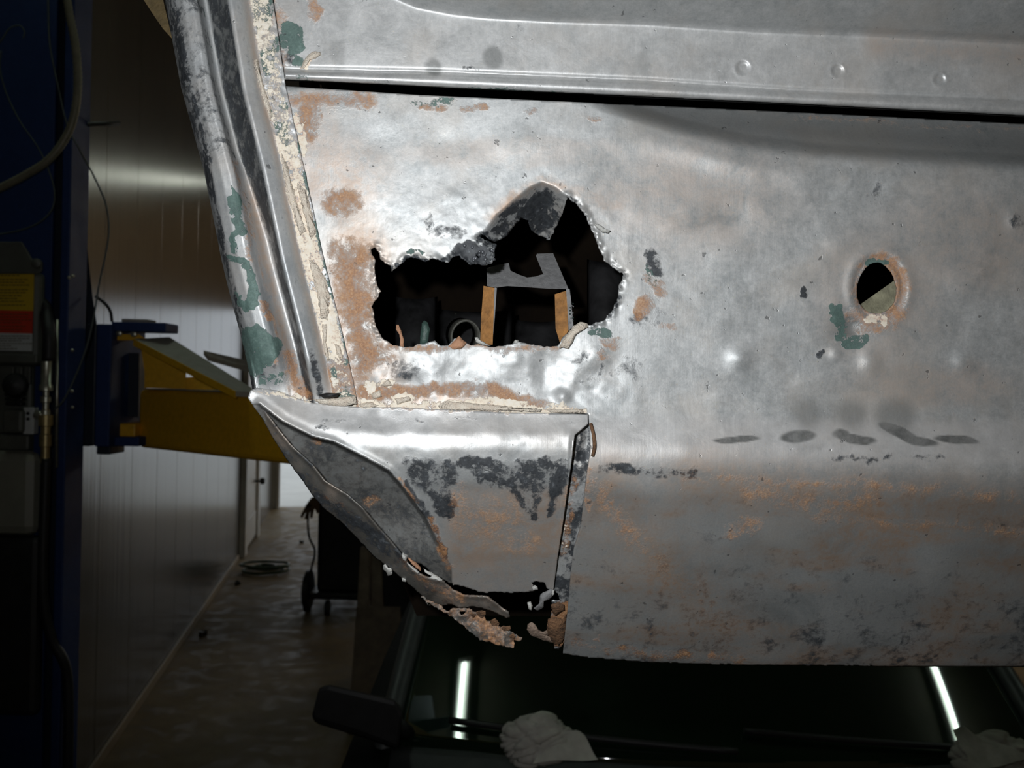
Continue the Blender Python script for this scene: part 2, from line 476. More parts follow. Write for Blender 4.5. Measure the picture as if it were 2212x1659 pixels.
# ceiling lights
tE = NT('fluorescent_tube'); tE.p(color=(1, 1, 1), emit=(0.80, 1.0, 0.86, 1), estr=26.0); M_TUBE = tE.m
M_FIX = plain('white_light_fixture', (0.75, 0.75, 0.72), 0.5, 0, 0.05)
tD = NT('dim_fluorescent_tube'); tD.p(color=(1, 1, 1), emit=(0.95, 1.0, 0.86, 1), estr=6.0); M_TUBED = tD.m
tB = NT('added_fill_tube'); tB.p(color=(1, 1, 1), emit=(1.0, 0.97, 0.86, 1), estr=75.0); M_TUBEB = tB.m  # strong emission for the added lamp near the back wall
def fixture(name, x, y, z, length, along, label, skew=0.0, mt=None):
    mt = mt or M_TUBE
    e = empty(name, (x, y, z), label, 'ceiling light', 'fluorescent ceiling lights')
    h = length / 2
    if along == 'y':
        hp = [(x + skew - 0.06, y - h - 0.05), (x + skew + 0.06, y - h - 0.05), (x - skew + 0.06, y + h + 0.05), (x - skew - 0.06, y + h + 0.05)]
        prism('light_housing', [(a_, b_, z) for a_, b_ in hp], [(a_, b_, HC - 0.003) for a_, b_ in hp], M_FIX, e, bev=0.01)
        tube('light_tube', [(x + skew, y - h, z - 0.03), (x - skew, y + h, z - 0.03)], 0.019, mt, e, 12, 1)
        for s in (-1, 1): box('lamp_holder', x - s * skew - 0.03, x - s * skew + 0.03, y + s * h - 0.015, y + s * h + 0.015, z - 0.05, z, M_FIX, e)
    else:
        box('light_housing', x - h - 0.05, x + h + 0.05, y - 0.06, y + 0.06, z, HC - 0.003, M_FIX, e, 0.01)
        tube('light_tube', [(x - h, y, z - 0.03), (x + h, y, z - 0.03)], 0.019, mt, e, 12, 1)
        for s in (-1, 1): box('lamp_holder', x + s * h - 0.015, x + s * h + 0.015, y - 0.03, y + 0.03, z - 0.05, z, M_FIX, e)
    return e
fixture('fluorescent_light', -1.13, 2.5, HC - 0.08, 1.2, 'y', 'fluorescent tube light reflected in the windshield beside the door mirror', -0.12)
fixture('fluorescent_light', 3.42, 2.80, HC - 0.08, 1.3, 'y', 'fluorescent tube light reflected slanting in the windshield beside the grey rag', 0.16)
fixture('fluorescent_light', -0.9, 11.4, HC - 0.08, 2.4, 'x', 'fluorescent tube light mirrored as a pale band on the glossy wall', 0, M_TUBED)
fixture('fluorescent_light', 3.2, 11.6, HC - 0.08, 2.4, 'x', 'added unseen tube light brightening the back wall by the open doorway', 0, M_TUBEB)  # unseen lamp added to brighten the back wall and floor

# =================================================================== LIFT POST, CARRIAGE, ARM
def painted(name, c, wear, rough=0.4):
    t = NT(name); n = t.noise(14, 7, 0.65); n2 = t.noise(90, 4)
    t.p(color=t.mix(t.math('MULTIPLY', t.smooth(n, 0.6, 0.75), 0.5), t.ramp(n2, [(0.3, tuple(x * 0.8 for x in c)), (0.7, c)]), wear), rough=t.math('MULTIPLY_ADD', n, 0.3, rough - 0.1))
    t.bump(n2, 0.1, 0.002)
    return t.m
M_BLUE = painted('blue_lift_paint', (0.003, 0.026, 0.125), (0.003, 0.016, 0.06), 0.6)
M_DKBLUE = painted('shaded_blue_steel', (0.010, 0.016, 0.032), (0.02, 0.02, 0.02), 0.5)  # darker copy of the blue, shade of recessed parts put into the colour
M_YEL = painted('yellow_lift_paint', (0.78, 0.42, 0.012), (0.36, 0.20, 0.03), 0.42)
M_DUST = plain('dust_on_steel', (0.27, 0.25, 0.22), 0.9, 0, 0.12, 40, 0.2)
M_GREYBOX = plain('grey_cast_housing', (0.10, 0.105, 0.09), 0.55, 0.1, 0.2, 20, 0.2)
M_METAL = plain('zinc_plated_fitting', (0.5, 0.5, 0.42), 0.35, 0.8, 0.2, 60)
M_BRASS = plain('brass_fitting', (0.42, 0.33, 0.16), 0.4, 0.7, 0.2, 60)
M_TANK = plain('milky_plastic_tank', (0.22, 0.22, 0.18), 0.45, 0, 0.15, 8)
M_PLYEL = plain('yellow_label', (0.62, 0.42, 0.02), 0.5, 0, 0.05)
M_PLRED = plain('red_label', (0.62, 0.045, 0.015), 0.5, 0, 0.05)
M_PLWHT = plain('white_label', (0.55, 0.58, 0.58), 0.5, 0, 0.05)
M_INK = plain('label_ink', (0.10, 0.07, 0.02), 0.7, 0, 0.1)
M_CABLE = plain('grey_green_cable', (0.07, 0.085, 0.085), 0.55, 0, 0.2, 60)
M_CONDUIT = plain('ribbed_conduit', (0.20, 0.185, 0.13), 0.5, 0.2, 0.2, 60)

lift = empty('vehicle_lift', (-1.25, 2.6, 0.0), 'blue two-post vehicle lift column with yellow swing arm before glossy wall', 'vehicle lift')
post = box('column', -1.42, -1.215, 2.50, 2.78, 0.0, 3.55, M_BLUE, lift, 0.004)
box('column_flange', -1.118, -1.096, 2.45, 2.555, 0.0, 3.55, M_BLUE, lift, 0.003)
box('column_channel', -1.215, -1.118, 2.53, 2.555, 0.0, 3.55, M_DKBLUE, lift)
box('face_plate', -1.42, -1.155, 2.485, 2.50, 0.0, 3.55, M_BLUE, lift, 0.003)
box('base_plate', -1.42, -1.00, 2.40, 2.95, 0.0, 0.02, M_BLUE, lift, 0.003)
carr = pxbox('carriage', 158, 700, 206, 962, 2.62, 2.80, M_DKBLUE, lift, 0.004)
pxbox('carriage_plate', 206, 700, 238, 965, 2.56, 2.80, M_BLUE, carr, 0.003)
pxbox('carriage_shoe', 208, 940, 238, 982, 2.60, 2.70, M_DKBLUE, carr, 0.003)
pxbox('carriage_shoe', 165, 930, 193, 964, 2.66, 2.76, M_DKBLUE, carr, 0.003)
gus = [(160, 535), (188, 532), (200, 640), (210, 705), (160, 705)]
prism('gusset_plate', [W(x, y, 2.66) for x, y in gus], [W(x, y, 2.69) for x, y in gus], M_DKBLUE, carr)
pxbox('top_bar', 240, 696, 358, 716, 2.58, 2.68, M_BLUE, carr, 0.003)
pxbox('top_bar_cap', 262, 689, 320, 697, 2.60, 2.66, M_DUST, carr, 0.002)
pxbox('lower_bar', 238, 944, 300, 964, 2.60, 2.72, M_BLUE, carr, 0.003)
pxbox('pivot_bush', 240, 915, 292, 943, 2.63, 2.75, M_YEL, carr, 0.004)
for (x, y) in ((260, 720), (292, 722)):
    lathe('bolt', [(0.008, 0), (0.008, 0.012), (0.005, 0.014)], W(x, y, 2.60), (0, -1, 0), M_METAL, carr, 8)
for (x, y) in ((150, 600), (158, 596), (157, 757), (157, 880), (156, 845)):
    lathe('rivet', [(0.004, 0), (0.004, 0.004), (0.002, 0.006)], W(x, y, 2.45), (0, -1, 0), M_METAL, lift, 8)
# swing arm: a box beam running from the carriage toward the car
arm = bpy.data.objects.new('swing_arm', None); col.objects.link(arm); arm.parent = lift
A0 = np.array([-1.005, 2.68]); A1 = np.array([0.02, 1.78])
ad = (A1 - A0) / np.linalg.norm(A1 - A0); an = np.array([ad[1], -ad[0]]); an = an if an[1] > 0 else -an
def armpt(s, w, z): return (*(A0 + ad * s + an * w), z)
AZ0, AZ1 = CAM_H - 0.192, CAM_H - 0.035
def armbox(name, s0, s1, w0, w1, z0, z1, mat, bev=0.0):
    V = [armpt(*p) for p in ((s0, w0, z0), (s1, w0, z0), (s1, w1, z0), (s0, w1, z0), (s0, w0, z1), (s1, w0, z1), (s1, w1, z1), (s0, w1, z1))]
    o = mesh_obj(name, V, [tuple(reversed(f)) for f in BOXF] if ad[0] * an[1] - ad[1] * an[0] < 0 else BOXF, mat, arm)
    if bev: bevel(o, bev, 3)
    return o
armbox('arm_beam', 0.0, 0.98, 0.0, 0.13, AZ0, AZ1, M_YEL, 0.014)
armbox('arm_dust_layer', 0.015, 0.96, 0.012, 0.118, AZ1, AZ1 + 0.003, M_DUST, 0.001)
# yoke and inclined brace
yk = [(243, 735), (300, 735), (306, 760), (312, 800), (312, 838), (402, 840), (402, 805), (398, 790), (300, 722), (243, 722)]
prism('pivot_yoke', [W(x, y, 2.60) for x, y in yk], [W(x, y, 2.66) for x, y in yk], M_YEL, arm)
br_n = [W(288, 732, 2.58), W(508, 845, 2.32), W(560, 848, 2.36), W(366, 728, 2.66)]
prism('brace_plate', br_n, [Vector(v) + Vector((0, 0, -0.012)) for v in br_n], M_DUST, arm)
be = [W(288, 733, 2.575), W(508, 846, 2.315)]
V = []
for v in be: V += [v + Vector((0, 0, 0.001)), v + Vector((0, 0, -0.016)), v + Vector((0, 0.02, -0.016)), v + Vector((0, 0.02, 0.001))]
mesh_obj('brace_edge', V, [(0, 1, 5, 4), (1, 2, 6, 5), (2, 3, 7, 6), (3, 0, 4, 7), (0, 3, 2, 1), (4, 5, 6, 7)], M_YEL, arm)
br2 = [W(440, 757, 2.72), W(540, 780, 2.6), W(560, 800, 2.58), W(450, 770, 2.7)]
prism('brace_plate', br2, [Vector(v) + Vector((0, 0, -0.012)) for v in br2], M_DUST, arm)
bs = [(402, 815), (450, 812), (520, 846), (402, 846)]
prism('brace_web', [W(x, y, 2.62) for x, y in bs], [W(x, y, 2.64) for x, y in bs], M_YEL, arm)
lathe('lift_pad', [(0.05, 0), (0.05, 0.05), (0.065, 0.06), (0.065, 0.075)], armpt(0.90, 0.065, AZ1 + 0.003), (0, 0, 1), M_BLACK, arm, 20)
pxbox('pivot_recess', 240, 762, 300, 900, 2.68, 2.74, M_DKBLUE, carr)  # dark block standing in for the shade inside the pivot

# hydraulic power unit hung on the post
pu = empty('hydraulic_power_unit', W(10, 1545, 2.42), 'grey hydraulic power unit with warning labels, lever and pale tank on blue column', 'pump')
DP = 2.42
hb = pxbox('control_box', -70, 586, 84, 788, DP, 2.458, M_GREYBOX, pu, 0.012)
cv = [(-70, 522), (48, 522), (62, 545), (70, 560), (92, 566), (92, 585), (84, 592), (-70, 592)]
prism('box_cover', [W(x, y, DP - 0.01) for x, y in cv], [W(x, y, 2.458) for x, y in cv], M_GREYBOX, pu, bev=0.004)
lathe('cover_screw', [(0.012, 0), (0.012, 0.012), (0.008, 0.015)], W(82, 570, DP - 0.01), (0, -1, 0), M_GREYBOX, pu, 10)
pxbox('box_rim', -70, 764, 80, 784, DP - 0.012, DP, M_GREYBOX, pu, 0.004)
pxbox('mounting_plate', -60, 600, 60, 1500, 2.458, 2.4848, M_GREYBOX, pu)
lab = pxbox('warning_label', -70, 579, 72, 670, DP - 0.003, DP, M_PLYEL, pu)
pxbox('danger_label', -70, 670, 70, 719, DP - 0.003, DP, M_PLRED, pu)
pxbox('instruction_label', -70, 719, 69, 757, DP - 0.003, DP, M_PLWHT, pu)
rr = random.Random(3)
L = []
def inkline(x0, x1, y, h, d):
    x = x0
    while x < x1:
        w = rr.uniform(3, 9)
        c_ = W(x + w / 2, y, d); hw = w / 2 / FPX * d; hz = h / 2 / FPX * d
        L.append((c_.x - hw, c_.x + hw, d - 0.0006, d, c_.z - hz, c_.z + hz)); x += w + rr.uniform(1.2, 2.4)
for (x0, x1, y, h) in ((20, 44, 588, 4.5), (-60, 38, 595, 1.6), (-60, 60, 604, 1.8), (-60, 50, 610, 1.8), (-60, 58, 616, 1.8), (0, 60, 626, 1.8), (-60, 54, 632, 1.8), (-60, 44, 639, 1.8), (-60, 36, 645, 1.8), (-60, 50, 651, 1.8), (-60, 52, 659, 1.8),
                       (-60, 62, 679, 1.6), (-60, 60, 685, 1.6), (-60, 64, 691, 1.6), (-60, 40, 697, 1.6), (-60, 54, 705, 1.6), (-60, 50, 712, 1.6),
                       (-60, 66, 726, 1.5), (-60, 62, 731, 1.5), (-60, 44, 736, 1.5), (-60, 64, 742, 1.5), (-60, 20, 747, 1.5), (-60, 34, 753, 1.5)):
    inkline(x0, x1, y, h, DP - 0.003)
o = boxes('label_print', L, M_INK, pu); o['kind'] = 'stuff'
pxbox('valve_body', -70, 788, 68, 936, DP + 0.02, 2.458, M_GREYBOX, pu, 0.008)
for x in (26, 44, 62): pxbox('cooling_fin', x - 3, 792, x + 3, 830, DP + 0.005, DP + 0.02, M_GREYBOX, pu, 0.002)
lev = lathe('release_lever', [(0.004, 0), (0.012, 0.004), (0.026, 0.015), (0.03, 0.032), (0.024, 0.048), (0.008, 0.055)], W(40, 832, DP + 0.015), (0.25, -1, 0), M_BLACK, pu, 16)
for i, y in enumerate((852, 862, 872)): pxbox('bellows_ring', 8 + i, y - 4, 48 - i, y + 4, DP - 0.005, DP + 0.02, M_BLACK, pu, 0.003)
pxbox('solenoid', 2, 884, 48, 936, DP - 0.02, DP + 0.02, M_GREYBOX, pu, 0.008)
pl = pxbox('port_plate', 50, 880, 73, 938, DP - 0.005, DP + 0.02, M_PLWHT, pu, 0.002)
for y in (893, 905): lathe('port_hole', [(0.004, 0), (0.004, 0.003)], W(61, y, DP - 0.005), (0, -1, 0), M_BLACK, pl, 10)
pxbox('tank_flange', -70, 938, 62, 972, DP + 0.01, 2.458, M_GREYBOX, pu, 0.006)
pxbox('fluid_tank', -70, 974, 76, 1158, DP - 0.01, 2.458, M_TANK, pu, 0.025)
pxbox('motor_housing', -70, 1158, 80, 1548, DP - 0.005, 2.458, M_BLACK, pu, 0.015)
fx = 101
fit = lathe('hose_fitting', [(0.0135, 0), (0.0135, 0.055), (0.017, 0.06), (0.017, 0.072), (0.008, 0.074), (0.008, 0.085), (0.013, 0.087), (0.013, 0.10), (0.008, 0.102), (0.008, 0.118), (0.012, 0.12), (0.012, 0.135), (0.008, 0.137)],
            W(fx, 780, 2.425), (0, 0, -1), M_METAL, pu, 14)
lathe('elbow_fitting', [(0.009, 0), (0.009, 0.012), (0.0175, 0.014), (0.0175, 0.04), (0.012, 0.042), (0.012, 0.06), (0.015, 0.062), (0.015, 0.09), (0.011, 0.092), (0.011, 0.13)], W(fx - 1, 884, 2.425), (0, 0, -1), M_BRASS, pu, 14)
tube('side_port', [W(76, 897, 2.425), W(98, 897, 2.425)], 0.012, M_METAL, pu, 10, 1)
hz = [W(100, 990, 2.425), W(97, 1080, 2.425), W(93, 1200, 2.425), W(95, 1300, 2.43), W(112, 1380, 2.445), W(136, 1425, 2.455), W(146, 1470, 2.465), W(148, 1560, 2.465), W(146, 1700, 2.465)]
o = tube('hydraulic_hose', hz, 0.0125, M_BLACK, None, 12, 8)
tag(o, 'thick black hydraulic hose hanging from brass fitting beside pale tank', 'hose')
o = tube('supply_hose', [W(105, 780, 2.40), W(106, 720, 2.40), W(101, 680, 2.44), W(95, 660, 2.45), W(84, 652, 2.465)], 0.0155, M_BLACK, pu, 12, 6)
rod = tube('latch_rod', [W(124, 690, 2.43), W(122, 1010, 2.43)], 0.0035, M_METAL, lift, 8, 1)

# cables and conduit
cpts = [(138, -60), (148, 20), (163, 100), (168, 180), (160, 250), (140, 300), (105, 345), (60, 375), (0, 406), (-60, 430)]
o = tube('ribbed_conduit', [W(x, y, 2.40) for x, y in cpts], 0.0095, M_CONDUIT, None, 12, 16, rings=0.07)
tag(o, 'grey ribbed flexible conduit curving across the blue column', 'conduit')
def cable(name, pts, d, r, label, m=M_CABLE):
    o = tube(name, [W(x, y, d) for x, y in pts], r, m, None, 8, 8)
    return tag(o, label, 'cable')
cable('lock_release_cable', [(104, -60), (104, 20), (108, 100), (126, 190), (145, 270), (175, 330), (205, 385), (228, 440), (235, 490), (230, 540), (215, 610), (203, 680), (188, 745), (168, 800), (140, 860), (118, 885)], 2.42, 0.0022, 'long thin grey cable bowing out past the blue column to the brass fitting')
cable('thin_wire', [(-40, 130), (0, 90), (20, 62), (42, 55), (53, 68), (50, 82)], 2.44, 0.0018, 'short thin wire hooked over at its end on the blue column')
cable('thin_cable', [(2, 110), (0, 150), (15, 205), (45, 265), (80, 315), (102, 360), (117, 410), (113, 450), (85, 480), (40, 498), (-30, 510)], 2.44, 0.002, 'thin dark cable swinging in a loop below the ribbed conduit')
cable('black_air_line', [(206, 640), (226, 655), (238, 672), (242, 695)], 2.56, 0.004, 'short black line looping onto the blue carriage top', M_BLACK)
o = tube('steel_peg', [W(160, 272, 2.52), W(200, 268, 2.55), W(257, 266, 2.62)], 0.006, M_BLACK, lift, 8, 2)

# =================================================================== PARKED CAR BELOW / BEHIND
M_CARPAINT = plain('dark_green_car_paint', (0.012, 0.020, 0.014), 0.25, 0.0, 0.2, 10)
t = NT('tinted_windshield'); t.p(color=(0.006, 0.016, 0.008), rough=0.03, spec=0.55, coat=0.6); M_GLASS = t.m
M_TRIM = plain('dull_grey_trim', (0.055, 0.06, 0.06), 0.5, 0.1, 0.2, 30)
M_COWL = plain('grey_hood_paint', (0.06, 0.065, 0.06), 0.5, 0.0, 0.3, 12)  # hood greyer and lighter than the green body
M_PAPER = plain('crumpled_paper', (0.55, 0.53, 0.48), 0.9, 0, 0.12, 40, 0.2)
M_RAG = plain('grey_cloth', (0.26, 0.25, 0.21), 0.95, 0, 0.2, 30, 0.5)

M_SIDE = plain('dull_dark_flank', (0.010, 0.012, 0.010), 0.75, 0, 0.2, 10, spec=0.1)
car = empty('parked_car', (0.52, 3.4, 0.0), 'dark green parked car with tinted windshield standing on the workshop floor', 'car')
XC = 0.52
def ws(u, v):
    """windshield surface: u -1..1 across, v 0 (cowl) .. 1 (roof)"""
    half = 0.805 - 0.10 * v
    Y = 2.27 + 0.78 * v + 0.13 * u * u
    z = 0.835 + 0.46 * v + 0.075 * v * (1 - v) * 2 - 0.015 * u * u
    return np.stack([XC + half * u, Y, z], -1)
def grid_obj(name, fn, nu, nv, mat, parent, flip=False, u0=-1, u1=1, v0=0, v1=1, thick=0):
    U, Vv = np.meshgrid(np.linspace(u0, u1, nu), np.linspace(v0, v1, nv))
    P = fn(U, Vv).reshape(-1, 3)
    F = []
    for j in range(nv - 1):
        for i in range(nu - 1):
            f = (j * nu + i, j * nu + i + 1, (j + 1) * nu + i + 1, (j + 1) * nu + i)
            F.append(tuple(reversed(f)) if flip else f)
    o = mesh_obj(name, P, F, mat, parent, True)
    if thick:
        m = o.modifiers.new('solid', 'SOLIDIFY'); m.thickness = thick; m.offset = -1
    return o
wso = grid_obj('windshield', ws, 41, 25, M_GLASS, car, thick=0.005)
def roof(u, v):
    x = XC + 0.705 * u; Y = 3.05 + 0.13 * u * u + 1.3 * v
    z = 1.295 + 0.06 * np.sin(np.clip(v, 0, 1) * math.pi) - 0.03 * u * u + 0 * x
    return np.stack([x, Y, z], -1)
grid_obj('roof_panel', roof, 17, 13, M_CARPAINT, car, thick=0.01)
for s in (-1, 1):
    c_ = ws(np.full(12, s * 1.005), np.linspace(-0.03, 1.02, 12))
    c_[:, 2] += 0.004
    tube('windshield_pillar', c_, 0.026, M_TRIM, car, 10, 2)
def hood(u, v):
    x = XC + (0.83 - 0.05 * (1 - v)) * u; Y = 1.20 + 1.02 * v + 0.10 * u * u * v - 0.0 * x
    z = 0.66 + 0.165 * np.sin(v * math.pi / 2) - 0.05 * u * u * u * u + 0 * x
    return np.stack([x, Y, z], -1)
grid_obj('hood', hood, 25, 17, M_COWL, car, thick=0.01)
def cowl(u, v):
    x = XC + 0.82 * u; Y = 2.19 + 0.10 * v + 0.11 * u * u; z = 0.805 + 0.035 * v - 0.015 * u * u + 0 * x
    return np.stack([x, Y, z], -1)
grid_obj('cowl_panel', cowl, 25, 5, M_TRIM, car, thick=0.006)
# side walls: body flank below the belt line, door glass above
prof = np.array([(1.2, 0.45), (1.2, 0.64), (1.6, 0.75), (2.25, 0.82), (3.0, 0.86), (4.4, 0.88), (5.3, 0.84), (5.35, 0.45), (4.9, 0.30), (4.72, 0.52), (4.4, 0.60), (4.08, 0.52), (3.95, 0.22), (2.05, 0.22), (1.93, 0.52), (1.65, 0.60), (1.38, 0.52), (1.3, 0.38)])
for s in (-1, 1):
    a = [(XC + s * 0.89, y, z) for y, z in prof]; b = [(XC + s * 0.79, y, z) for y, z in prof]
    prism('body_side', a, b, M_SIDE, car)
    gl = [(2.42, 0.85), (3.05, 1.27), (4.35, 1.27), (4.7, 0.88)]
    off = [0.83, 0.72, 0.72, 0.83]
    prism('side_window', [(XC + s * o_, y, z) for (y, z), o_ in zip(gl, off)], [(XC + s * (o_ - 0.01), y, z) for (y, z), o_ in zip(gl, off)], M_SIDE, car)
    for yc in (1.66, 4.4):
        wh = lathe('wheel', [(0.05, 0), (0.25, 0.0), (0.30, 0.02), (0.31, 0.09), (0.30, 0.17), (0.25, 0.19), (0.05, 0.19)], (XC + s * 0.69 - (0 if s > 0 else 0.0), yc, 0.31), (s, 0, 0), M_BLACK, car, 28)
box('front_bumper', XC - 0.72, XC + 0.72, 1.05, 1.2, 0.32, 0.6, M_CARPAINT, car, 0.03)
box('underbody', XC - 0.70, XC + 0.70, 1.95, 4.0, 0.2, 0.62, M_BLACK, car)
box('rear_deck', XC - 0.72, XC + 0.72, 4.35, 5.3, 0.75, 0.88, M_CARPAINT, car, 0.03)
# door mirror
mp = [(688, 1482), (712, 1478), (860, 1512), (872, 1540), (862, 1622), (805, 1600), (676, 1562), (672, 1545)]
mo = prism('side_mirror', [W(x, y, 2.30) for x, y in mp], [W(764 + (x - 764) * 0.8, 1545 + (y - 1545) * 0.8, 2.42) for x, y in mp], M_BLACK, car, bev=0.012)
tube('mirror_stalk', [W(850, 1560, 2.36), W(880, 1585, 2.42)], 0.02, M_BLACK, mo, 10, 1)
# wipers
for (u0, u1, v0, v1) in ((-0.82, 0.02, 0.075, 0.03), (0.05, 0.78, 0.085, 0.03)):
    c_ = ws(np.linspace(u0, u1, 9), np.linspace(v0, v1, 9)); c_[:, 2] += 0.014; c_[:, 1] -= 0.008
    tube('wiper_blade', c_, 0.008, M_BLACK, car, 8, 2)
# crumpled paper and cloth on the cowl
def crumple(name, cx, cy, d, rx, rz, ry, mat, label, cat, seed, sheet=None, amp=0.35):
    bm = bmesh.new(); bmesh.ops.create_icosphere(bm, subdivisions=5, radius=1.0)
    c_ = W(cx, cy, d); rs = np.random.RandomState(seed); K = rs.normal(size=(14, 3)); ph = rs.rand(14) * 6.28
    V = []
    for v in bm.verts:
        p = np.array(v.co)
        cr = np.abs(np.sin(K @ p * 1.9 + ph)); f = 1.04 + amp * (np.mean(cr) - 0.64) - 0.16 * np.sum(np.exp(-(cr / 0.13) ** 2) * (np.arange(14) < 7)) ** 0.6
        V.append((c_.x + p[0] * rx * f, c_.y + p[1] * ry * f, c_.z + max(p[2], -0.75) * rz * f))
    F = [[v.index for v in f.verts] for f in bm.faces]; bm.free()
    if sheet:
        k = len(V); n = 9
        for j in range(n):
            for i in range(n):
                u, w = i / (n - 1), j / (n - 1)
                a = (np.array(W(*sheet[0])) * (1 - u) + np.array(W(*sheet[1])) * u) * (1 - w) + (np.array(W(*sheet[3])) * (1 - u) + np.array(W(*sheet[2])) * u) * w
                V.append(tuple(a + np.array([0, 0, 0.008 * math.sin(7 * u + seed) * math.sin(5 * w + 1)])))
        F += [(k + j * n + i, k + j * n + i + 1, k + (j + 1) * n + i + 1, k + (j + 1) * n + i) for j in range(n - 1) for i in range(n - 1)]
    o = mesh_obj(name, V, F, mat, None, True)
    return tag(o, label, cat)
crumple('paper_towel', 1158, 1600, 2.22, 0.080, 0.060, 0.06, M_PAPER, 'crumpled white paper towel on the car cowl by the wiper', 'paper towel', 2,
        sheet=[(1190, 1560, 2.2, ), (1262, 1590, 2.2), (1292, 1640, 2.16), (1150, 1648, 2.14)])
crumple('shop_rag', 2150, 1640, 2.24, 0.10, 0.06, 0.06, M_RAG, 'grey brown cloth rag heaped below the slanting windshield reflection', 'rag', 5,
        sheet=[(2058, 1570, 2.2), (2115, 1582, 2.2), (2230, 1640, 2.14), (2100, 1665, 2.12)])

# =================================================================== THINGS ON THE FLOOR BEHIND
M_WOOD = plain('weathered_board', (0.17, 0.125, 0.085), 0.75, 0, 0.35, 14, 0.3)
M_CART = plain('black_cart_steel', (0.012, 0.014, 0.016), 0.5, 0.2, 0.3, 10)
M_LEATHER = plain('brown_leather_glove', (0.13, 0.075, 0.04), 0.8, 0, 0.3, 30)
M_GREENH = plain('green_rubber_hose', (0.05, 0.10, 0.055), 0.5, 0, 0.2, 20)
def fl_d(py): return CAM_H * FPX / (py - CY)          # depth of the floor seen at that row (centre column)
dC = 7.2
cart = empty('welder_cart', W(725, 1325, dC), 'black welder cabinet on a small wheeled cart beside leaning boards', 'cart')
cx0 = W(682, 1200, dC).x; cx1 = W(790, 1200, dC).x
body = box('cabinet', cx0, cx1, dC + 0.05, dC + 0.65, 0.16, 0.93, M_CART, cart, 0.02)
box('cabinet_panel', cx0 + 0.03, cx1 - 0.02, dC + 0.04, dC + 0.05, 0.2, 0.85, M_CART, cart, 0.004)
box('cart_deck', cx0 - 0.05, cx1 + 0.06, dC, dC + 0.75, 0.11, 0.16, M_CART, cart, 0.01)
lathe('wheel', [(0.03, 0), (0.12, 0), (0.15, 0.012), (0.15, 0.045), (0.12, 0.055), (0.03, 0.055)], (cx0 - 0.10, dC + 0.12, 0.15), (1, 0, 0), M_BLACK, cart, 24)
lathe('wheel', [(0.03, 0), (0.12, 0), (0.15, 0.012), (0.15, 0.045), (0.12, 0.055), (0.03, 0.055)], (cx1 + 0.04, dC + 0.12, 0.15), (1, 0, 0), M_BLACK, cart, 24)
lathe('caster', [(0.01, 0), (0.055, 0.0), (0.055, 0.03), (0.01, 0.03)], (cx0 + 0.08, dC - 0.01, 0.055), (1, 0, 0), M_BLACK, cart, 16)
tube('cart_handle', [(cx0 + 0.02, dC + 0.06, 0.9), (cx0 - 0.05, dC + 0.0, 1.02), (cx0 - 0.05, dC + 0.5, 1.02), (cx0 + 0.02, dC + 0.5, 0.9)], 0.014, M_CART, cart, 8, 4)
tube('cart_hose', [W(672, 1085, dC), W(665, 1120, dC), W(668, 1160, dC), W(680, 1190, dC), W(672, 1230, dC), W(664, 1262, dC)], 0.008, M_BLACK, cart, 8, 8)
# glove hung over the handle: palm with five fingers
gp = [(690, 1068), (672, 1075), (660, 1092), (648, 1116), (653, 1120), (661, 1106), (657, 1121), (663, 1122), (670, 1104), (669, 1119), (675, 1119), (680, 1098), (684, 1110), (689, 1108), (692, 1085)]
o = prism('work_glove', [W(x, y, dC - 0.075) for x, y in gp], [W(x, y, dC - 0.03) for x, y in gp], M_LEATHER, None, bev=0.008)
tag(o, 'brown leather work glove hanging on the black cart handle', 'glove')
# boards leaning in front of the cart
def board(pts, d0, d1, label):
    f = [W(x, y, d0 if y > 1300 else d1) for x, y in pts]
    b = [Vector(v) + Vector((0.01, 0.03, 0)) for v in f]
    o = prism('wooden_board', f, b, M_WOOD)
    return tag(o, label, 'board', 'boards leaning behind the parked car')
dB = 4.9
def leaning(x0b, x1b, x0t, x1t, yt, lean, th, label, d):
    zt = W(x0t, yt, d + lean).z
    P = [(W(x0b, 1500, d).x, d, 0.0), (W(x1b, 1500, d).x, d, 0.0), (W(x1t, yt, d + lean).x, d + lean, zt), (W(x0t, yt, d + lean).x, d + lean, zt)]
    Q = [(x, y + th, z) for x, y, z in P]
    o = prism('wooden_board', P, Q, M_WOOD, None, bev=0.004)
    return tag(o, label, 'board', 'boards leaning behind the parked car')
leaning(757, 800, 778, 797, 1182, 0.25, 0.035, 'narrow tall brown board leaning beside the black cart', dB)
leaning(800, 842, 800, 822, 1190, 0.25, 0.035, 'tall brown board with pale edge leaning next to the narrow board', dB + 0.08)
leaning(752, 880, 770, 865, 1310, 0.12, 0.02, 'wide short grey board standing in front of the tall boards', dB - 0.12)
o = pxbox('dark_mass_block', 806, 1242, 965, 1620, 5.45, 5.95, M_CART, None, 0.015)  # made-up block filling in for a dark mass of unknown kind
o.location.z = 0.0
tag(o, 'black block standing in for an unreadable dark mass behind the leaning boards', 'dark block')
# hose coil on the floor
dH = fl_d(1247)
pc = W(575, 1247, dH)
cpt = []
for k in range(70):
    a = k * 0.36; r = 0.12 + 0.05 * math.sin(k * 0.13) + 0.006 * (k % 7)
    cpt.append((pc.x + r * 1.1 * math.cos(a), pc.y + r * math.sin(a), 0.012 + 0.0009 * k))
o = tube('garden_hose', cpt, 0.011, M_GREENH, None, 8, 2)
tag(o, 'small coil of green hose lying on the concrete by the wall', 'hose')
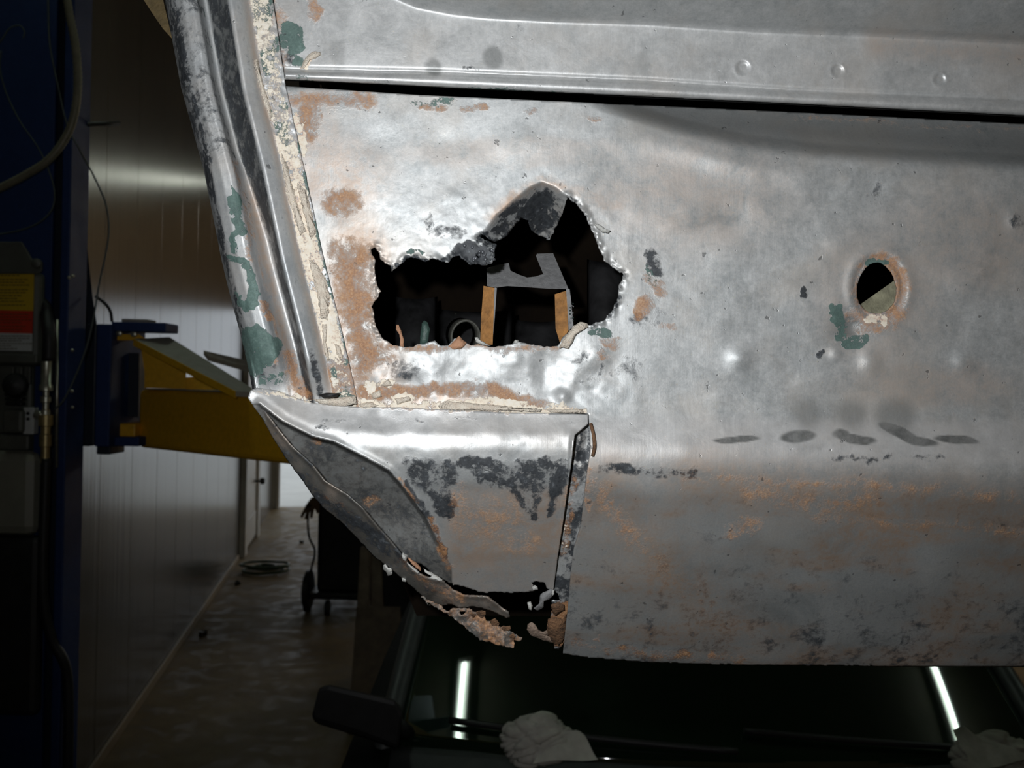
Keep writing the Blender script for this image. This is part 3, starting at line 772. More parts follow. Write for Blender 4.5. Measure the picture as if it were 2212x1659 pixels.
# small litter on the floor
lit = random.Random(8)
for (x, y, lb) in ((652, 1182, 'dark curled scrap on the shiny floor near the white door'), (438, 1385, 'small dark scrap on the floor close to the beige base strip'), (512, 1275, 'tiny dark crumb on the floor beside the green hose coil')):
    d = fl_d(y); p = W(x, y, d)
    pts = [(p.x + 0.035 * lit.uniform(0.5, 1) * math.cos(a), p.y + 0.05 * lit.uniform(0.5, 1) * math.sin(a), 0.0) for a in np.linspace(0, 5.6, 9)]
    o = prism('floor_scrap', [(a, b, 0.018 * lit.random() + 0.012) for a, b, c in pts], pts, M_BLACK)
    tag(o, lb, 'scrap')
#BODY
# =================================================================== THE LIFTED CAR BODY
carb = empty('lifted_car_body', Vector(B(1300, 1440, 60)), 'stripped bare-metal car body corner with rust holes raised on the lift', 'car body')

def wear(PX, PY, spec):
    """evaluate wear, painted shade and brightening masks at pixel positions; spec: list of (channel, shape, data, soft, strength)"""
    out = {k: np.zeros(PX.shape) for k in ('rust', 'green', 'cream', 'dark', 'tan', 'pol_light', 'grime_shade')}
    jx = (fbm(PX, PY, 40, 3, 3) - 0.5) * 26; jy = (fbm(PX, PY, 40, 3, 9) - 0.5) * 26
    kx = (fbm(PX, PY, 12, 3, 33) - 0.5) * 15; ky = (fbm(PX, PY, 12, 3, 39) - 0.5) * 15
    X = PX + jx * 0.6 + kx; Y = PY + jy * 0.6 + ky
    Xw, Yw = X, Y
    for ch, kind, data, soft, st in spec:
        X, Y = (PX + jx * 0.35, PY + jy * 0.35) if ch == 'grime_shade' else (Xw, Yw)
        if kind != 'f': soft = soft * (2.2 if ch in ('green', 'cream') else 1.9)
        if kind == 'e':
            cx, cy, rx, ry = data[:4]
            sel = (np.abs(X - cx) < max(rx, ry) * 1.2 + soft * 2) & (np.abs(Y - cy) < max(rx, ry) * 1.2 + soft * 2)
            if not sel.any(): continue
            x, y = X[sel] - cx, Y[sel] - cy
            if len(data) > 4:
                a = math.radians(data[4]); x, y = x * math.cos(a) + y * math.sin(a), -x * math.sin(a) + y * math.cos(a)
            r = np.sqrt((x / rx) ** 2 + (y / ry) ** 2)
            v = 1 - sstep(1 - soft / max(rx, ry) * 0.5, 1 + soft / max(rx, ry), r)
        elif kind == 'l':
            pts, wd = data
            sel = near_box(X, Y, pts, wd + soft)
            if not sel.any(): continue
            d, _, _ = seg_near(X[sel], Y[sel], pts, False)
            v = 1 - sstep(wd - soft * 0.5, wd + soft, d)
        elif kind == 'p':
            sel = near_box(X, Y, data, soft)
            if not sel.any(): continue
            d, _, _ = seg_near(X[sel], Y[sel], data, True)
            d = np.where(inside(X[sel], Y[sel], data), -d, d)
            v = 1 - sstep(-soft, soft, d)
        elif kind == 'f':
            sel = np.ones(X.shape, bool); v = data(PX, PY)[sel]
        o = out[ch]; o[sel] = np.maximum(o[sel], v * st)
    return out

def add_wear(ob, PX, PY, spec):
    w = wear(PX, PY, spec)
    n = len(ob.data.vertices)
    for nm, ks in (('wear_a', ('rust', 'green', 'cream')), ('wear_shade_b', ('dark', 'tan', 'pol_light')), ('wear_shade_c', ('grime_shade',))):
        a = ob.data.color_attributes.new(nm, 'FLOAT_COLOR', 'POINT')
        c_ = np.ones((n, 4), np.float32)
        for i, k in enumerate(ks): c_[:, i] = w[k]
        a.data.foreach_set('color', c_.ravel())

def sheet(name, x0, x1, y0, y1, step, off, region, holes, spec, mat, parent, thick=1.0):
    """pressed sheet-metal part on a pixel grid; off(PX, PY) -> mm; trimmed to region minus holes, edges snapped to outlines"""
    xs = np.arange(x0, x1 + step, step); ys = np.arange(y0, y1 + step, step)
    PX, PY = np.meshgrid(xs, ys)
    PX = PX.astype(float); PY = PY.astype(float)
    polys = [np.asarray(region, float)] + [np.asarray(h, float) for h in holes]
    for p in polys:
        sel = near_box(PX, PY, p, step)
        d, qx, qy = seg_near(PX[sel], PY[sel], p)
        m = d < step * 0.62
        a = PX[sel]; b = PY[sel]
        a[m] = qx[m]; b[m] = qy[m]
        PX[sel] = a; PY[sel] = b
    ny, nx = PX.shape
    cxm = (PX[:-1, :-1] + PX[1:, :-1] + PX[:-1, 1:] + PX[1:, 1:]) / 4
    cym = (PY[:-1, :-1] + PY[1:, :-1] + PY[:-1, 1:] + PY[1:, 1:]) / 4
    keep = inside(cxm, cym, polys[0])
    for p in polys[1:]: keep &= ~inside(cxm, cym, p)
    jj, ii = np.nonzero(keep)
    a = jj * nx + ii
    F = np.stack([a, a + nx, a + nx + 1, a + 1], -1)
    E = np.concatenate([F[:, [0, 1]], F[:, [1, 2]], F[:, [2, 3]], F[:, [3, 0]]]); E.sort(1)
    ue, cnt = np.unique(E, axis=0, return_counts=True)
    bv = np.unique(ue[cnt == 1])
    fx_, fy_ = PX.ravel(), PY.ravel()
    bd = np.full(len(bv), 1e9); bqx = fx_[bv].copy(); bqy = fy_[bv].copy()
    for p in polys:
        d, qx, qy = seg_near(fx_[bv], fy_[bv], p)
        m = d < bd; bd[m] = d[m]; bqx[m] = qx[m]; bqy[m] = qy[m]
    m = bd < step * 1.3
    fx_[bv[m]] = bqx[m]; fy_[bv[m]] = bqy[m]
    PX = fx_.reshape(PX.shape); PY = fy_.reshape(PY.shape)
    qx_, qy_ = fx_[F], fy_[F]
    ar = 0.5 * np.abs((qx_[:, 2] - qx_[:, 0]) * (qy_[:, 3] - qy_[:, 1]) - (qx_[:, 3] - qx_[:, 1]) * (qy_[:, 2] - qy_[:, 0]))
    F = F[ar > 0.12 * step * step]
    used = np.unique(F)
    rem = np.full(nx * ny, -1); rem[used] = np.arange(len(used))
    F = rem[F]
    px = PX.ravel()[used]; py = PY.ravel()[used]
    ob = mesh_obj(name, B(px, py, off(px, py)), F.tolist(), mat, parent, True)
    add_wear(ob, px, py, spec)
    if thick:
        m = ob.modifiers.new('solid', 'SOLIDIFY'); m.thickness = thick * 0.001; m.offset = -1
    return ob

def chip(name, poly, mm, th, mat, parent, seed=0, amp=1.2, bulge=1.5):
    """a thin flake lying on the metal, traced outline, real thickness"""
    P = rag(poly, amp, 5, True, seed)
    c_ = P.mean(0)
    mmv = mm(P[:, 0], P[:, 1]) if callable(mm) else np.full(len(P), mm)
    cm = float(mm(np.array([c_[0]]), np.array([c_[1]]))[0]) if callable(mm) else mm
    n = len(P)
    mid = c_ + (P - c_) * 0.55
    mdv = mm(mid[:, 0], mid[:, 1]) if callable(mm) else np.full(n, mm)
    V = np.concatenate([B(P[:, 0], P[:, 1], mmv - th * 0.5), B(mid[:, 0], mid[:, 1], mdv - th - bulge * 0.6), B(c_[0], c_[1], cm - th - bulge)[None], B(P[:, 0], P[:, 1], mmv + 0.4)])
    F = []
    for i in range(n):
        j = (i + 1) % n
        F += [(i, j, n + j, n + i), (n + i, n + j, 2 * n), (2 * n + 1 + i, 2 * n + 1 + j, j, i)]
    o = mesh_obj(name, V, F, mat, parent, True)
    bm = bmesh.new(); bm.from_mesh(o.data); bmesh.ops.recalc_face_normals(bm, faces=bm.faces); bm.to_mesh(o.data); bm.free()
    return o

def Z(ox, oy, s): return lambda pts: [(ox + x / s, oy + y / s) for x, y in pts]
z6 = Z(760, 360, 3.072); z7 = Z(520, 800, 2.5925); z5 = Z(440, 440, 3.457); z4 = Z(340, 0, 2.9625)
z8 = Z(900, 500, 5.53); zo = Z(1600, 480, 3.191); zt = Z(800, 1150, 4.424)

LIPB = lambda x: np.interp(x, [560, 605, 940, 1395, 1712, 2212, 2400], [171, 173, 190, 211, 226, 252, 262])
LIPT = lambda x: np.interp(x, [560, 655, 940, 1395, 1712, 2212, 2400], [148, 150, 156, 175, 196, 216, 226])
PTOP = lambda x: LIPB(x) + np.interp(x, [600, 900, 2212], [12, 17, 15])
SWAGE = lambda x: np.interp(x, [500, 841, 902, 978, 1054, 1206, 1395, 1630, 1877, 2212, 2400], [-60, 0, 23, 38, 46, 54, 60, 76, 85, 103, 112])
SEAML = lambda y: np.interp(y, [-300, 0, 189, 371, 560, 729, 845, 880], [545, 588, 616, 657, 698, 741, 768, 776])
PILL = lambda y: np.interp(y, [-300, 0, 189, 371, 560, 729, 845, 870], [284, 356, 391, 441, 478, 518, 541, 545])

def smooth_prof(xs, ys):
    g = np.linspace(xs[0], xs[-1], 1200); v = np.interp(g, xs, ys)
    k = 31; ker = np.hanning(k + 2)[1:-1]; ker /= ker.sum()
    v = np.convolve(np.pad(v, k // 2, mode='edge'), ker, 'valid')
    return lambda x: np.interp(x, g, v)
PROF_R = smooth_prof([-900, -130, -95, -70, -45, -20, 0, 20, 45, 100, 200, 300, 400, 462, 478], [0, 0, -0.6, -2.0, -4.2, -6.6, -8.2, -8.8, -8.2, -3.6, 9, 25, 46, 62, 70])
PROF_C = smooth_prof([-400, -90, -60, -40, -20, -5, 10, 28, 60, 100, 150, 250, 340, 420], [-4, -4, -5.5, -7.5, -10, -12, -13, -13.2, -11.6, -8, -2, 14, 32, 50])
YR = lambda x: 966 + (x - 1290) * 0.0125
YC = lambda x: np.interp(x, [530, 582, 630, 674, 721, 790, 840, 1300], [840, 868, 902, 920, 931, 938, 941, 944])
DIMPLES = [(1600, 772, 26, -2.6), (1880, 782, 24, -1.8), (2082, 782, 26, -2.4), (1812, 520, 36, -0.9), (1215, 855, 16, -3.0), (1885, 400, 30, 0.8), (2195, 478, 22, -1.6), (1805, 765, 14, -1.0),
           (1000, 790, 40, 1.6), (1100, 780, 45, -1.8), (930, 800, 30, -1.6), (1180, 800, 32, 1.4), (1290, 770, 30, -1.5), (880, 830, 24, 1.4), (1050, 830, 30, -1.2), (1240, 820, 24, -1.4)]

FLAPZONE = z6([(800, 470), (880, 430), (960, 320), (1080, 215), (1180, 135), (1260, 100), (1350, 135), (1440, 205), (1420, 300), (1380, 480), (1200, 470), (1130, 345), (1000, 500), (900, 520)])
HOLE = z6([(150, 538), (130, 550), (135, 590), (155, 620), (150, 680), (160, 740), (170, 800), (188, 825), (165, 870), (142, 905), (128, 945), (150, 985), (150, 1030), (170, 1080), (195, 1130), (230, 1155), (270, 1185),
           (330, 1195), (410, 1195), (430, 1180), (480, 1178), (520, 1160), (550, 1155), (590, 1188), (640, 1185), (690, 1140), (720, 1130), (750, 1165), (790, 1185), (850, 1180), (930, 1197), (1000, 1188), (1060, 1178), (1100, 1160), (1180, 1178), (1280, 1195),
           (1370, 1192), (1400, 1130), (1480, 1062), (1590, 1046), (1680, 1022), (1700, 985), (1740, 935), (1762, 880), (1770, 800), (1800, 742), (1802, 712), (1740, 670), (1680, 622), (1650, 560), (1622, 500), (1600, 440),
           (1570, 380), (1560, 340), (1520, 280), (1480, 235), (1432, 202), (1412, 250), (1400, 300), (1370, 370), (1340, 430), (1312, 480), (1260, 462), (1210, 440), (1180, 400), (1180, 360), (1130, 340), (1070, 400), (1040, 450),
           (1000, 480), (950, 497), (912, 482), (890, 455), (860, 452), (856, 472), (885, 492), (950, 508), (966, 522), (942, 560), (946, 600), (930, 640), (880, 655), (830, 648), (790, 652), (768, 630), (732, 610), (716, 590), (690, 592),
           (660, 606), (640, 636), (610, 630), (560, 615), (528, 608), (490, 630), (450, 620), (420, 606), (380, 602), (330, 640), (300, 666), (270, 692), (258, 655), (220, 636), (190, 615), (178, 570), (166, 545)])
HOLE = rag(HOLE, 1.1, 4, True, 3)
def off_panel(x, y):
    o = PROF_R(y - YR(x))
    # hollow below the door gap that deepens to the right
    yb = np.interp(x, [1230, 1290, 1450, 1600, 1750, 2000, 2400], [200, 240, 292, 330, 350, 366, 384])
    t_ = np.clip(yb - y, 0, None)
    o = o + 0.33 * t_ * sstep(0, 44, t_)
    o = o - 1.6 * np.exp(-((y - yb - 28) / 26.0) ** 2) * sstep(1330, 1600, x)
    # gentle hand-beaten undulation
    o = o + 2.6 * (fbm(x, y, 240, 2, 4) - 0.5) + 1.1 * (fbm(x, y, 75, 2, 7) - 0.5)
    low = sstep(740, 775, y) * (1 - sstep(850, 885, y)) * sstep(760, 830, x) * (1 - sstep(1260, 1420, x))
    o = o + low * 3.4 * (fbm(x, y, 62, 3, 12) - 0.5)
    for (cx, cy, r, a) in DIMPLES:
        o = o + a * np.exp(-(((x - cx) ** 2 + (y - cy) ** 2) / (r * r)))
    # ground spatter relief near the torn edge
    nb = np.exp(-(((x - 1070) / 330.0) ** 2 + ((y - 600) / 210.0) ** 2) ** 2)
    o = o + nb * 0.7 * (fbm(x, y, 22, 3, 21) - 0.5)
    hs = near_box(x, y, HOLE, 24)
    if np.any(hs):
        hd, _, _ = seg_near(x[hs], y[hs], HOLE[::2])
        o = o.copy(); o[hs] = o[hs] + np.exp(-(hd / 9.0) ** 2) * (5.0 * (fbm(x[hs], y[hs], 9, 2, 88) - 0.5) - 0.6) * (y[hs] < 735)
    # tongue of metal bent inward at the top of the tear
    sel = near_box(x, y, FLAPZONE, 5)
    if np.any(sel):
        edge = np.array(z6([(800, 470), (880, 430), (960, 320), (1080, 215), (1180, 135), (1260, 100), (1350, 135), (1440, 205)]))
        d, _, _ = seg_near(x[sel], y[sel], edge, False)
        ins = inside(x[sel], y[sel], FLAPZONE)
        v = o[sel]; v = v + np.where(ins, 0.42 * d, 0); o = o.copy(); o[sel] = v
    # raised rim of the oval hole
    rr_ = np.sqrt(((x - 1900) / 62.0) ** 2 + ((y - 622) / 78.0) ** 2)
    o = o - 0.8 * np.exp(-((rr_ - 1.05) / 0.2) ** 2) + 1.6 * np.exp(-((rr_ - 0.82) / 0.12) ** 2)
    o = o + 3.0 * np.exp(-(((x - 1832) / 34.0) ** 2 + ((y - 705) / 34.0) ** 2))
    return o

PIN = [(1000 + 33 + 4.5 * math.cos(a), 552 + 5 * math.sin(a)) for a in np.linspace(0, 6.0, 10)]
OVAL = rag([(1894 + 43 * math.cos(a) + 3 * math.sin(2 * a), 622 + 56 * math.sin(a)) for a in np.linspace(0, 2 * math.pi, 26)[:-1]], 0.8, 4, True, 2)

xs = np.linspace(616, 2330, 60)
REG = [(SEAML(y) - 8, y) for y in np.linspace(886, 200, 20)] + [(x, PTOP(x)) for x in np.linspace(612, 2330, 50)] + \
      [(2330, 1442), (2212, 1441), (1950, 1440)] + list(map(tuple, rag([(1950, 1440), (1700, 1438), (1560, 1436), (1400, 1431), (1260, 1420), (1216, 1412)], 1.2, 6, False, 4))) + \
      z7([(1822, 1420), (1830, 1350), (1850, 1120), (1865, 1000), (1905, 870), (1935, 600), (1958, 450), (1953, 330), (1948, 245)]) + [(1262, 893), (1000, 890), (780, 888)]
REGP = rag(REG, 0, 8)

S = []
def s_(*a): S.append(a)
# rust
s_('rust', 'l', ([(640, 215), (720, 214), (800, 218)], 12), 16, 0.75); s_('rust', 'e', (668, 262, 22, 46), 18, 0.72)
s_('rust', 'e', (738, 436, 44, 30), 22, 0.62); s_('tan', 'e', (735, 385, 70, 55), 45, 0.7); s_('tan', 'e', (690, 330, 40, 130), 30, 0.45)
s_('rust', 'p', [(702, 520), (760, 512), (806, 540), (812, 640), (806, 700), (832, 745), (860, 775), (800, 800), (770, 860), (740, 700)], 22, 0.78)
s_('tan', 'e', (770, 640, 70, 160), 40, 0.8); s_('tan', 'e', (800, 800, 60, 80), 30, 0.6)
s_('rust', 'l', ([(840, 748), (930, 752), (1000, 742), (1080, 755), (1200, 752)], 5), 10, 0.75)
s_('rust', 'l', ([(780, 846), (860, 850), (930, 842), (1000, 838), (1070, 842), (1120, 862), (1170, 880)], 9), 12, 0.86)
s_('tan', 'l', ([(780, 860), (900, 866), (1100, 870)], 16), 14, 0.8)
s_('rust', 'e', (1388, 662, 17, 24, 20), 10, 0.72); s_('rust', 'e', (1418, 622, 14, 26, -30), 10, 0.7); s_('rust', 'e', (1400, 600, 12, 9), 6, 0.7)
s_('rust', 'e', (1318, 738, 26, 14), 10, 0.66); s_('rust', 'e', (1300, 765, 18, 10), 8, 0.6); s_('rust', 'e', (1445, 710, 20, 10), 10, 0.5)
for (x, y) in ((915, 236), (950, 240), (1010, 236), (1040, 232), (1150, 238), (1280, 255)): s_('rust', 'e', (x, y, 18, 7), 8, 0.62)
s_('rust', 'e', (1905, 628, 66, 82), 12, 0.70); s_('rust', 'e', (1870, 690, 46, 34, 30), 12, 0.74)
s_('tan', 'e', (1905, 640, 110, 120), 60, 0.35); s_('rust', 'l', ([(1700, 248), (1850, 262), (2050, 275), (2212, 285)], 5), 8, 0.5)
s_('tan', 'e', (1500, 420, 150, 90), 90, 0.4); s_('tan', 'e', (1350, 420, 60, 40), 40, 0.35); s_('tan', 'e', (2010, 830, 160, 40), 60, 0.4); s_('tan', 'e', (2100, 520, 160, 90), 80, 0.35)
s_('tan', 'e', (1290, 430, 60, 14, 20), 14, 0.5); s_('tan', 'e', (1120, 330, 240, 30), 60, 0.25)
s_('tan', 'l', ([(1060, 470), (1110, 425), (1170, 396), (1215, 402)], 6), 8, 0.9)
# old green paint
s_('green', 'e', (1808, 684, 15, 28, -20), 5, 0.9); s_('green', 'e', (1848, 734, 32, 12, -8), 5, 0.92); s_('green', 'e', (1812, 722, 14, 12), 5, 0.8); s_('grime_shade', 'e', (1834, 704, 20, 22), 8, 0.7)
s_('green', 'e', (1300, 716, 22, 10), 6, 0.75); s_('green', 'e', (1895, 566, 26, 8), 5, 0.7); s_('green', 'e', (890, 540, 12, 5), 4, 0.7); s_('green', 'e', (912, 541, 8, 5), 4, 0.7)
s_('green', 'e', (935, 225, 60, 10), 20, 0.42); s_('green', 'e', (1410, 600, 10, 30, -25), 8, 0.5)
# cream filler
s_('cream', 'l', ([(646, 250), (652, 290), (655, 330)], 6), 5, 0.95); s_('cream', 'l', ([(1876, 686), (1908, 692)], 8), 5, 0.9)
s_('cream', 'l', ([(780, 872), (860, 878), (960, 880), (1100, 884), (1260, 890)], 8), 10, 0.78)
s_('cream', 'e', (832, 830, 20, 10), 8, 0.72); s_('cream', 'e', (870, 858, 22, 10), 8, 0.8); s_('cream', 'e', (800, 838, 14, 18), 8, 0.6); s_('cream', 'e', (1060, 868, 90, 9), 10, 0.66)
# dark oxide, darker bent tongue, smears, and hollow shade painted in
s_('dark', 'p', z6([(880, 440), (960, 330), (1080, 230), (1200, 140), (1300, 130), (1420, 200), (1400, 330), (1300, 490), (1100, 360), (1000, 490)]), 12, 0.66)
s_('dark', 'e', (1150, 478, 40, 30), 10, 0.9)
for a in range(0, len(HOLE), 3):
    if 395 < HOLE[a][1] < 720 and HOLE[a][0] > 850: s_('dark', 'e', (HOLE[a][0], HOLE[a][1], 8, 7), 5, (0.95 if HOLE[a][0] < 1080 else 0.72) + 0.2 * ((a * 7) % 3 - 1))
s_('dark', 'e', (1025, 545, 48, 24), 10, 0.78); s_('dark', 'e', (960, 500, 55, 16), 24, 0.45); s_('dark', 'e', (925, 482, 14, 18), 12, 0.5)
s_('dark', 'e', (1410, 570, 16, 32, -30), 12, 0.55); s_('dark', 'e', (1885, 405, 34, 34), 24, 0.45); s_('dark', 'e', (2190, 480, 18, 18), 14, 0.5)
s_('grime_shade', 'l', ([(1360, 245), (1500, 262), (1700, 280), (1950, 300), (2330, 330)], 24), 30, 0.55)  # oxide band, with the hollow's shade painted in
s_('dark', 'e', (1770, 765, 10, 8), 6, 0.6); s_('dark', 'e', (1738, 634, 5, 12), 5, 0.75)
s_('dark', 'e', (870, 800, 60, 24), 24, 0.38); s_('dark', 'e', (1270, 800, 40, 46), 20, 0.45); s_('dark', 'e', (1400, 690, 50, 26), 20, 0.42); s_('dark', 'e', (1350, 800, 60, 40), 30, 0.36)
for (x, y, rx, ry, an) in ((1592, 949, 46, 7, -4), (1724, 941, 36, 13, -6), (1818, 938, 16, 9, 0), (1850, 948, 42, 10, 6), (1945, 935, 52, 13, 24), (1985, 950, 40, 9, 10), (2068, 950, 46, 9, 6)): s_('grime_shade', 'e', (x, y, rx, ry, an), 5, 0.85)
for (x, y, rx, ry) in ((1746, 895, 26, 26), (1838, 895, 26, 26), (1934, 900, 36, 34)): s_('grime_shade', 'e', (x, y, rx, ry), 12, 0.5)
# rocker face: heavier oxide with the down-turned face's shade painted in, diagonal and level rust streaks
s_('grime_shade', 'f', lambda x, y: 0.62 * sstep(1000, 1075, y - (x - 1290) * 0.0125 + 8 * np.sin(x / 60.0)) * (0.7 + 0.6 * (fbm(x, y, 110, 3, 33) - 0.3)), 1, 1.0)
s_('dark', 'f', lambda x, y: 0.30 * sstep(995, 1045, y - (x - 1290) * 0.0125 + 6 * np.sin(x / 60.0)) + 0.10 * sstep(1150, 1400, y), 1, 1.0)
s_('tan', 'f', lambda x, y: 1.1 * sstep(1015, 1050, y) * sstep(0.42, 0.72, fbm(x * 0.8, y * 2.4, 130, 4, 31)), 1, 1.0)
s_('tan', 'l', ([(1300, 1060), (1380, 1180), (1500, 1300), (1620, 1420)], 40), 60, 0.75); s_('tan', 'l', ([(1480, 1040), (1800, 1070), (2212, 1110)], 34), 40, 0.8)
s_('rust', 'l', ([(1285, 1040), (1320, 1100), (1380, 1180)], 16), 30, 0.55); s_('rust', 'l', ([(1380, 1180), (1500, 1290), (1600, 1400)], 50), 60, 0.36)
s_('rust', 'l', ([(1480, 1030), (1700, 1042), (1900, 1050), (2212, 1075)], 10), 24, 0.52); s_('rust', 'l', ([(1620, 1065), (1760, 1090), (1880, 1075)], 18), 26, 0.5)
s_('rust', 'l', ([(1760, 1120), (1950, 1130), (2212, 1150)], 10), 20, 0.47); s_('rust', 'e', (1610, 1140, 50, 22, -15), 30, 0.5)
s_('rust', 'l', ([(1240, 1390), (1400, 1412), (1600, 1425)], 12), 14, 0.5); s_('rust', 'e', (1290, 1375, 10, 5), 4, 0.8); s_('rust', 'e', (1535, 1414, 12, 6), 5, 0.75); s_('rust', 'e', (1275, 1060, 12, 50), 10, 0.62)
s_('dark', 'l', ([(1300, 1012), (1400, 1018), (1500, 1022)], 8), 12, 0.62); s_('dark', 'l', ([(1800, 992), (2030, 990)], 6), 10, 0.5)
s_('pol_light', 'f', lambda x, y: 0.9 * sstep(-80, -50, y - YR(x)) * (1 - sstep(15, 40, y - YR(x))) * sstep(1280, 1300, x), 1, 1.0)  # bright band of the lit shelf painted along the ridge
quarter = sheet('lower_panel', 606, 2330, 180, 1446, 3.0, off_panel, REGP, [HOLE, OVAL, PIN], S, M_STEEL, carb)

# ---- return flange behind the torn edges and the top edge
V = []; F = []
xx = np.linspace(620, 2330, 160)
for i, x in enumerate(xx):
    y = PTOP(x)
    o0 = float(off_panel(np.array([x]), np.array([y + 1.0]))[0])
    V += [B(x, y, o0), B(x, y + 3, o0 + 14), B(x, y + 10, o0 + 16)]
for i in range(len(xx) - 1):
    for k in range(2): F.append((i * 3 + k, i * 3 + k + 1, i * 3 + k + 4, i * 3 + k + 3))
mesh_obj('top_return_flange', V, F, M_INNER2, quarter, True)

# ---- door above the gap
def off_door(x, y):
    lb = LIPB(x); lt = LIPT(x)
    o = np.full(x.shape, -6.0)
    q = np.clip((y - lt) / (lb - lt), 0, 1)                        # rolled hem bead
    o = o + 1.6 * np.exp(-((y - lt) / 5.0) ** 2) - 4.2 * np.sin(np.pi * np.clip(q, 0, 1)) ** 0.7
    o = o + 7.0 * sstep(0.82, 1.0, q)
    t_ = np.clip(SWAGE(x) - y, 0, None); t_ = 150 * (1 - np.exp(-t_ / 150.0))
    o = o - 0.42 * t_ * sstep(0, 26, t_) * sstep(820, 900, x + t_ * 0.4)
    o = o + 1.2 * (fbm(x, y, 180, 2, 14) - 0.5)
    for (cx, cy, r, a) in ((1605, 146, 15, 0.9), (1810, 153, 13, 0.9), (2030, 172, 13, 0.8)):
        rr_ = np.sqrt((x - cx) ** 2 + (y - cy) ** 2) / r
        o = o + a * (1 - sstep(0.6, 1.1, rr_)) - 0.2 * np.exp(-((rr_ - 1.2) / 0.25) ** 2)
    return o
DREG = [(SEAML(y) + 3, y) for y in np.linspace(170, -290, 12)] + [(2330, -290), (2330, float(LIPB(2330)))] + [(x, float(LIPB(x))) for x in np.linspace(2300, 612, 50)]
S = []
s_('green', 'e', (628, 82, 26, 34), 8, 0.85); s_('green', 'e', (642, 130, 14, 8), 6, 0.7); s_('dark', 'e', (618, 118, 20, 22), 12, 0.5)
s_('rust', 'e', (676, 24, 16, 24), 10, 0.72); s_('rust', 'e', (606, 40, 16, 30), 10, 0.5); s_('rust', 'l', ([(596, 0), (604, 90), (612, 150)], 7), 8, 0.6)
s_('cream', 'l', ([(655, 142), (664, 130)], 4), 4, 0.95); s_('grime_shade', 'e', (936, 144, 18, 16, 35), 5, 0.6); s_('grime_shade', 'e', (1066, 124, 19, 22, -30), 5, 0.68); s_('grime_shade', 'e', (1045, 152, 30, 8), 6, 0.25)
s_('grime_shade', 'e', (730, 118, 14, 26), 8, 0.3); s_('dark', 'e', (1120, 60, 14, 12), 10, 0.42); s_('dark', 'e', (1018, 150, 22, 6), 5, 0.5)
s_('green', 'l', ([(1010, 190), (1150, 196)], 4), 6, 0.62); s_('green', 'l', ([(1190, 200), (1210, 201)], 4), 6, 0.55); s_('green', 'l', ([(610, 164), (670, 166)], 8), 8, 0.5)
s_('dark', 'l', ([(1900, 160), (2212, 190)], 8), 20, 0.35); s_('tan', 'l', ([(1900, 96), (2212, 116)], 14), 20, 0.45)
s_('grime_shade', 'f', lambda x, y: 0.22 * sstep(0, 30, SWAGE(x) - y), 1, 1.0)  # shade on the bulge above the swage painted darker
s_('pol_light', 'f', lambda x, y: 0.4 * (1 - sstep(0, 30, SWAGE(x) - y)), 1, 1.0)  # lit look of the flat flange painted brighter
door = sheet('door_panel', 540, 2330, -291, 264, 3.0, off_door, rag(DREG, 0, 8), [], S, M_STEEL, carb)
EXT = [(2329, float(LIPB(2329))), (4200, float(LIPB(2400)) + 94), (4200, -290), (2329, -290)]
LIPB0, LIPT0 = LIPB, LIPT
LIPB = lambda x: LIPB0(x) + np.clip(np.asarray(x, float) - 2400, 0, None) * 0.052
LIPT = lambda x: LIPT0(x) + np.clip(np.asarray(x, float) - 2400, 0, None) * 0.052
sheet('door_skin', 2328, 4200, -291, 366, 9.0, off_door, rag([(x, float(LIPB(x))) for x in np.linspace(2329, 4200, 30)] + [(4200, -290), (2329, -290)], 0, 20), [], [('tan', 'e', (2900, 120, 300, 40), 60, 0.4)], M_STEEL, carb)
sheet('lower_skin', 2328, 4200, 270, 1470, 9.0, off_panel, rag([(x, float(PTOP(x))) for x in np.linspace(2329, 4200, 30)] + [(4200, 1462), (3000, 1446), (2329, 1442)], 0, 20), [],
      [('grime_shade', 'f', lambda x, y: 0.62 * sstep(1000, 1075, y), 1, 1.0), ('tan', 'f', lambda x, y: 0.8 * sstep(0.45, 0.7, fbm(x, y * 2, 150, 4, 31)), 1, 1.0)], M_STEEL, carb)
# hem turned under the door
V = []; F = []
xx = np.linspace(616, 2330, 120)
for x in xx:
    y = float(LIPB(x)); V += [B(x, y - 1, -3.2), B(x, y + 1.0, 3), B(x, y - 4, 14)]
for i in range(len(xx) - 1):
    for k in range(2): F.append((i * 3 + k, i * 3 + k + 1, i * 3 + k + 4, i * 3 + k + 3))
mesh_obj('door_hem', V, F, M_INNER2, door, True)
chip('filler_chip', z4([(915, 440), (935, 395), (960, 355), (1000, 330), (1045, 330), (1045, 350), (1010, 378), (970, 385), (950, 425), (935, 442)]), lambda x, y: off_door(x, y), 1.2, M_CREAM, door, 4)

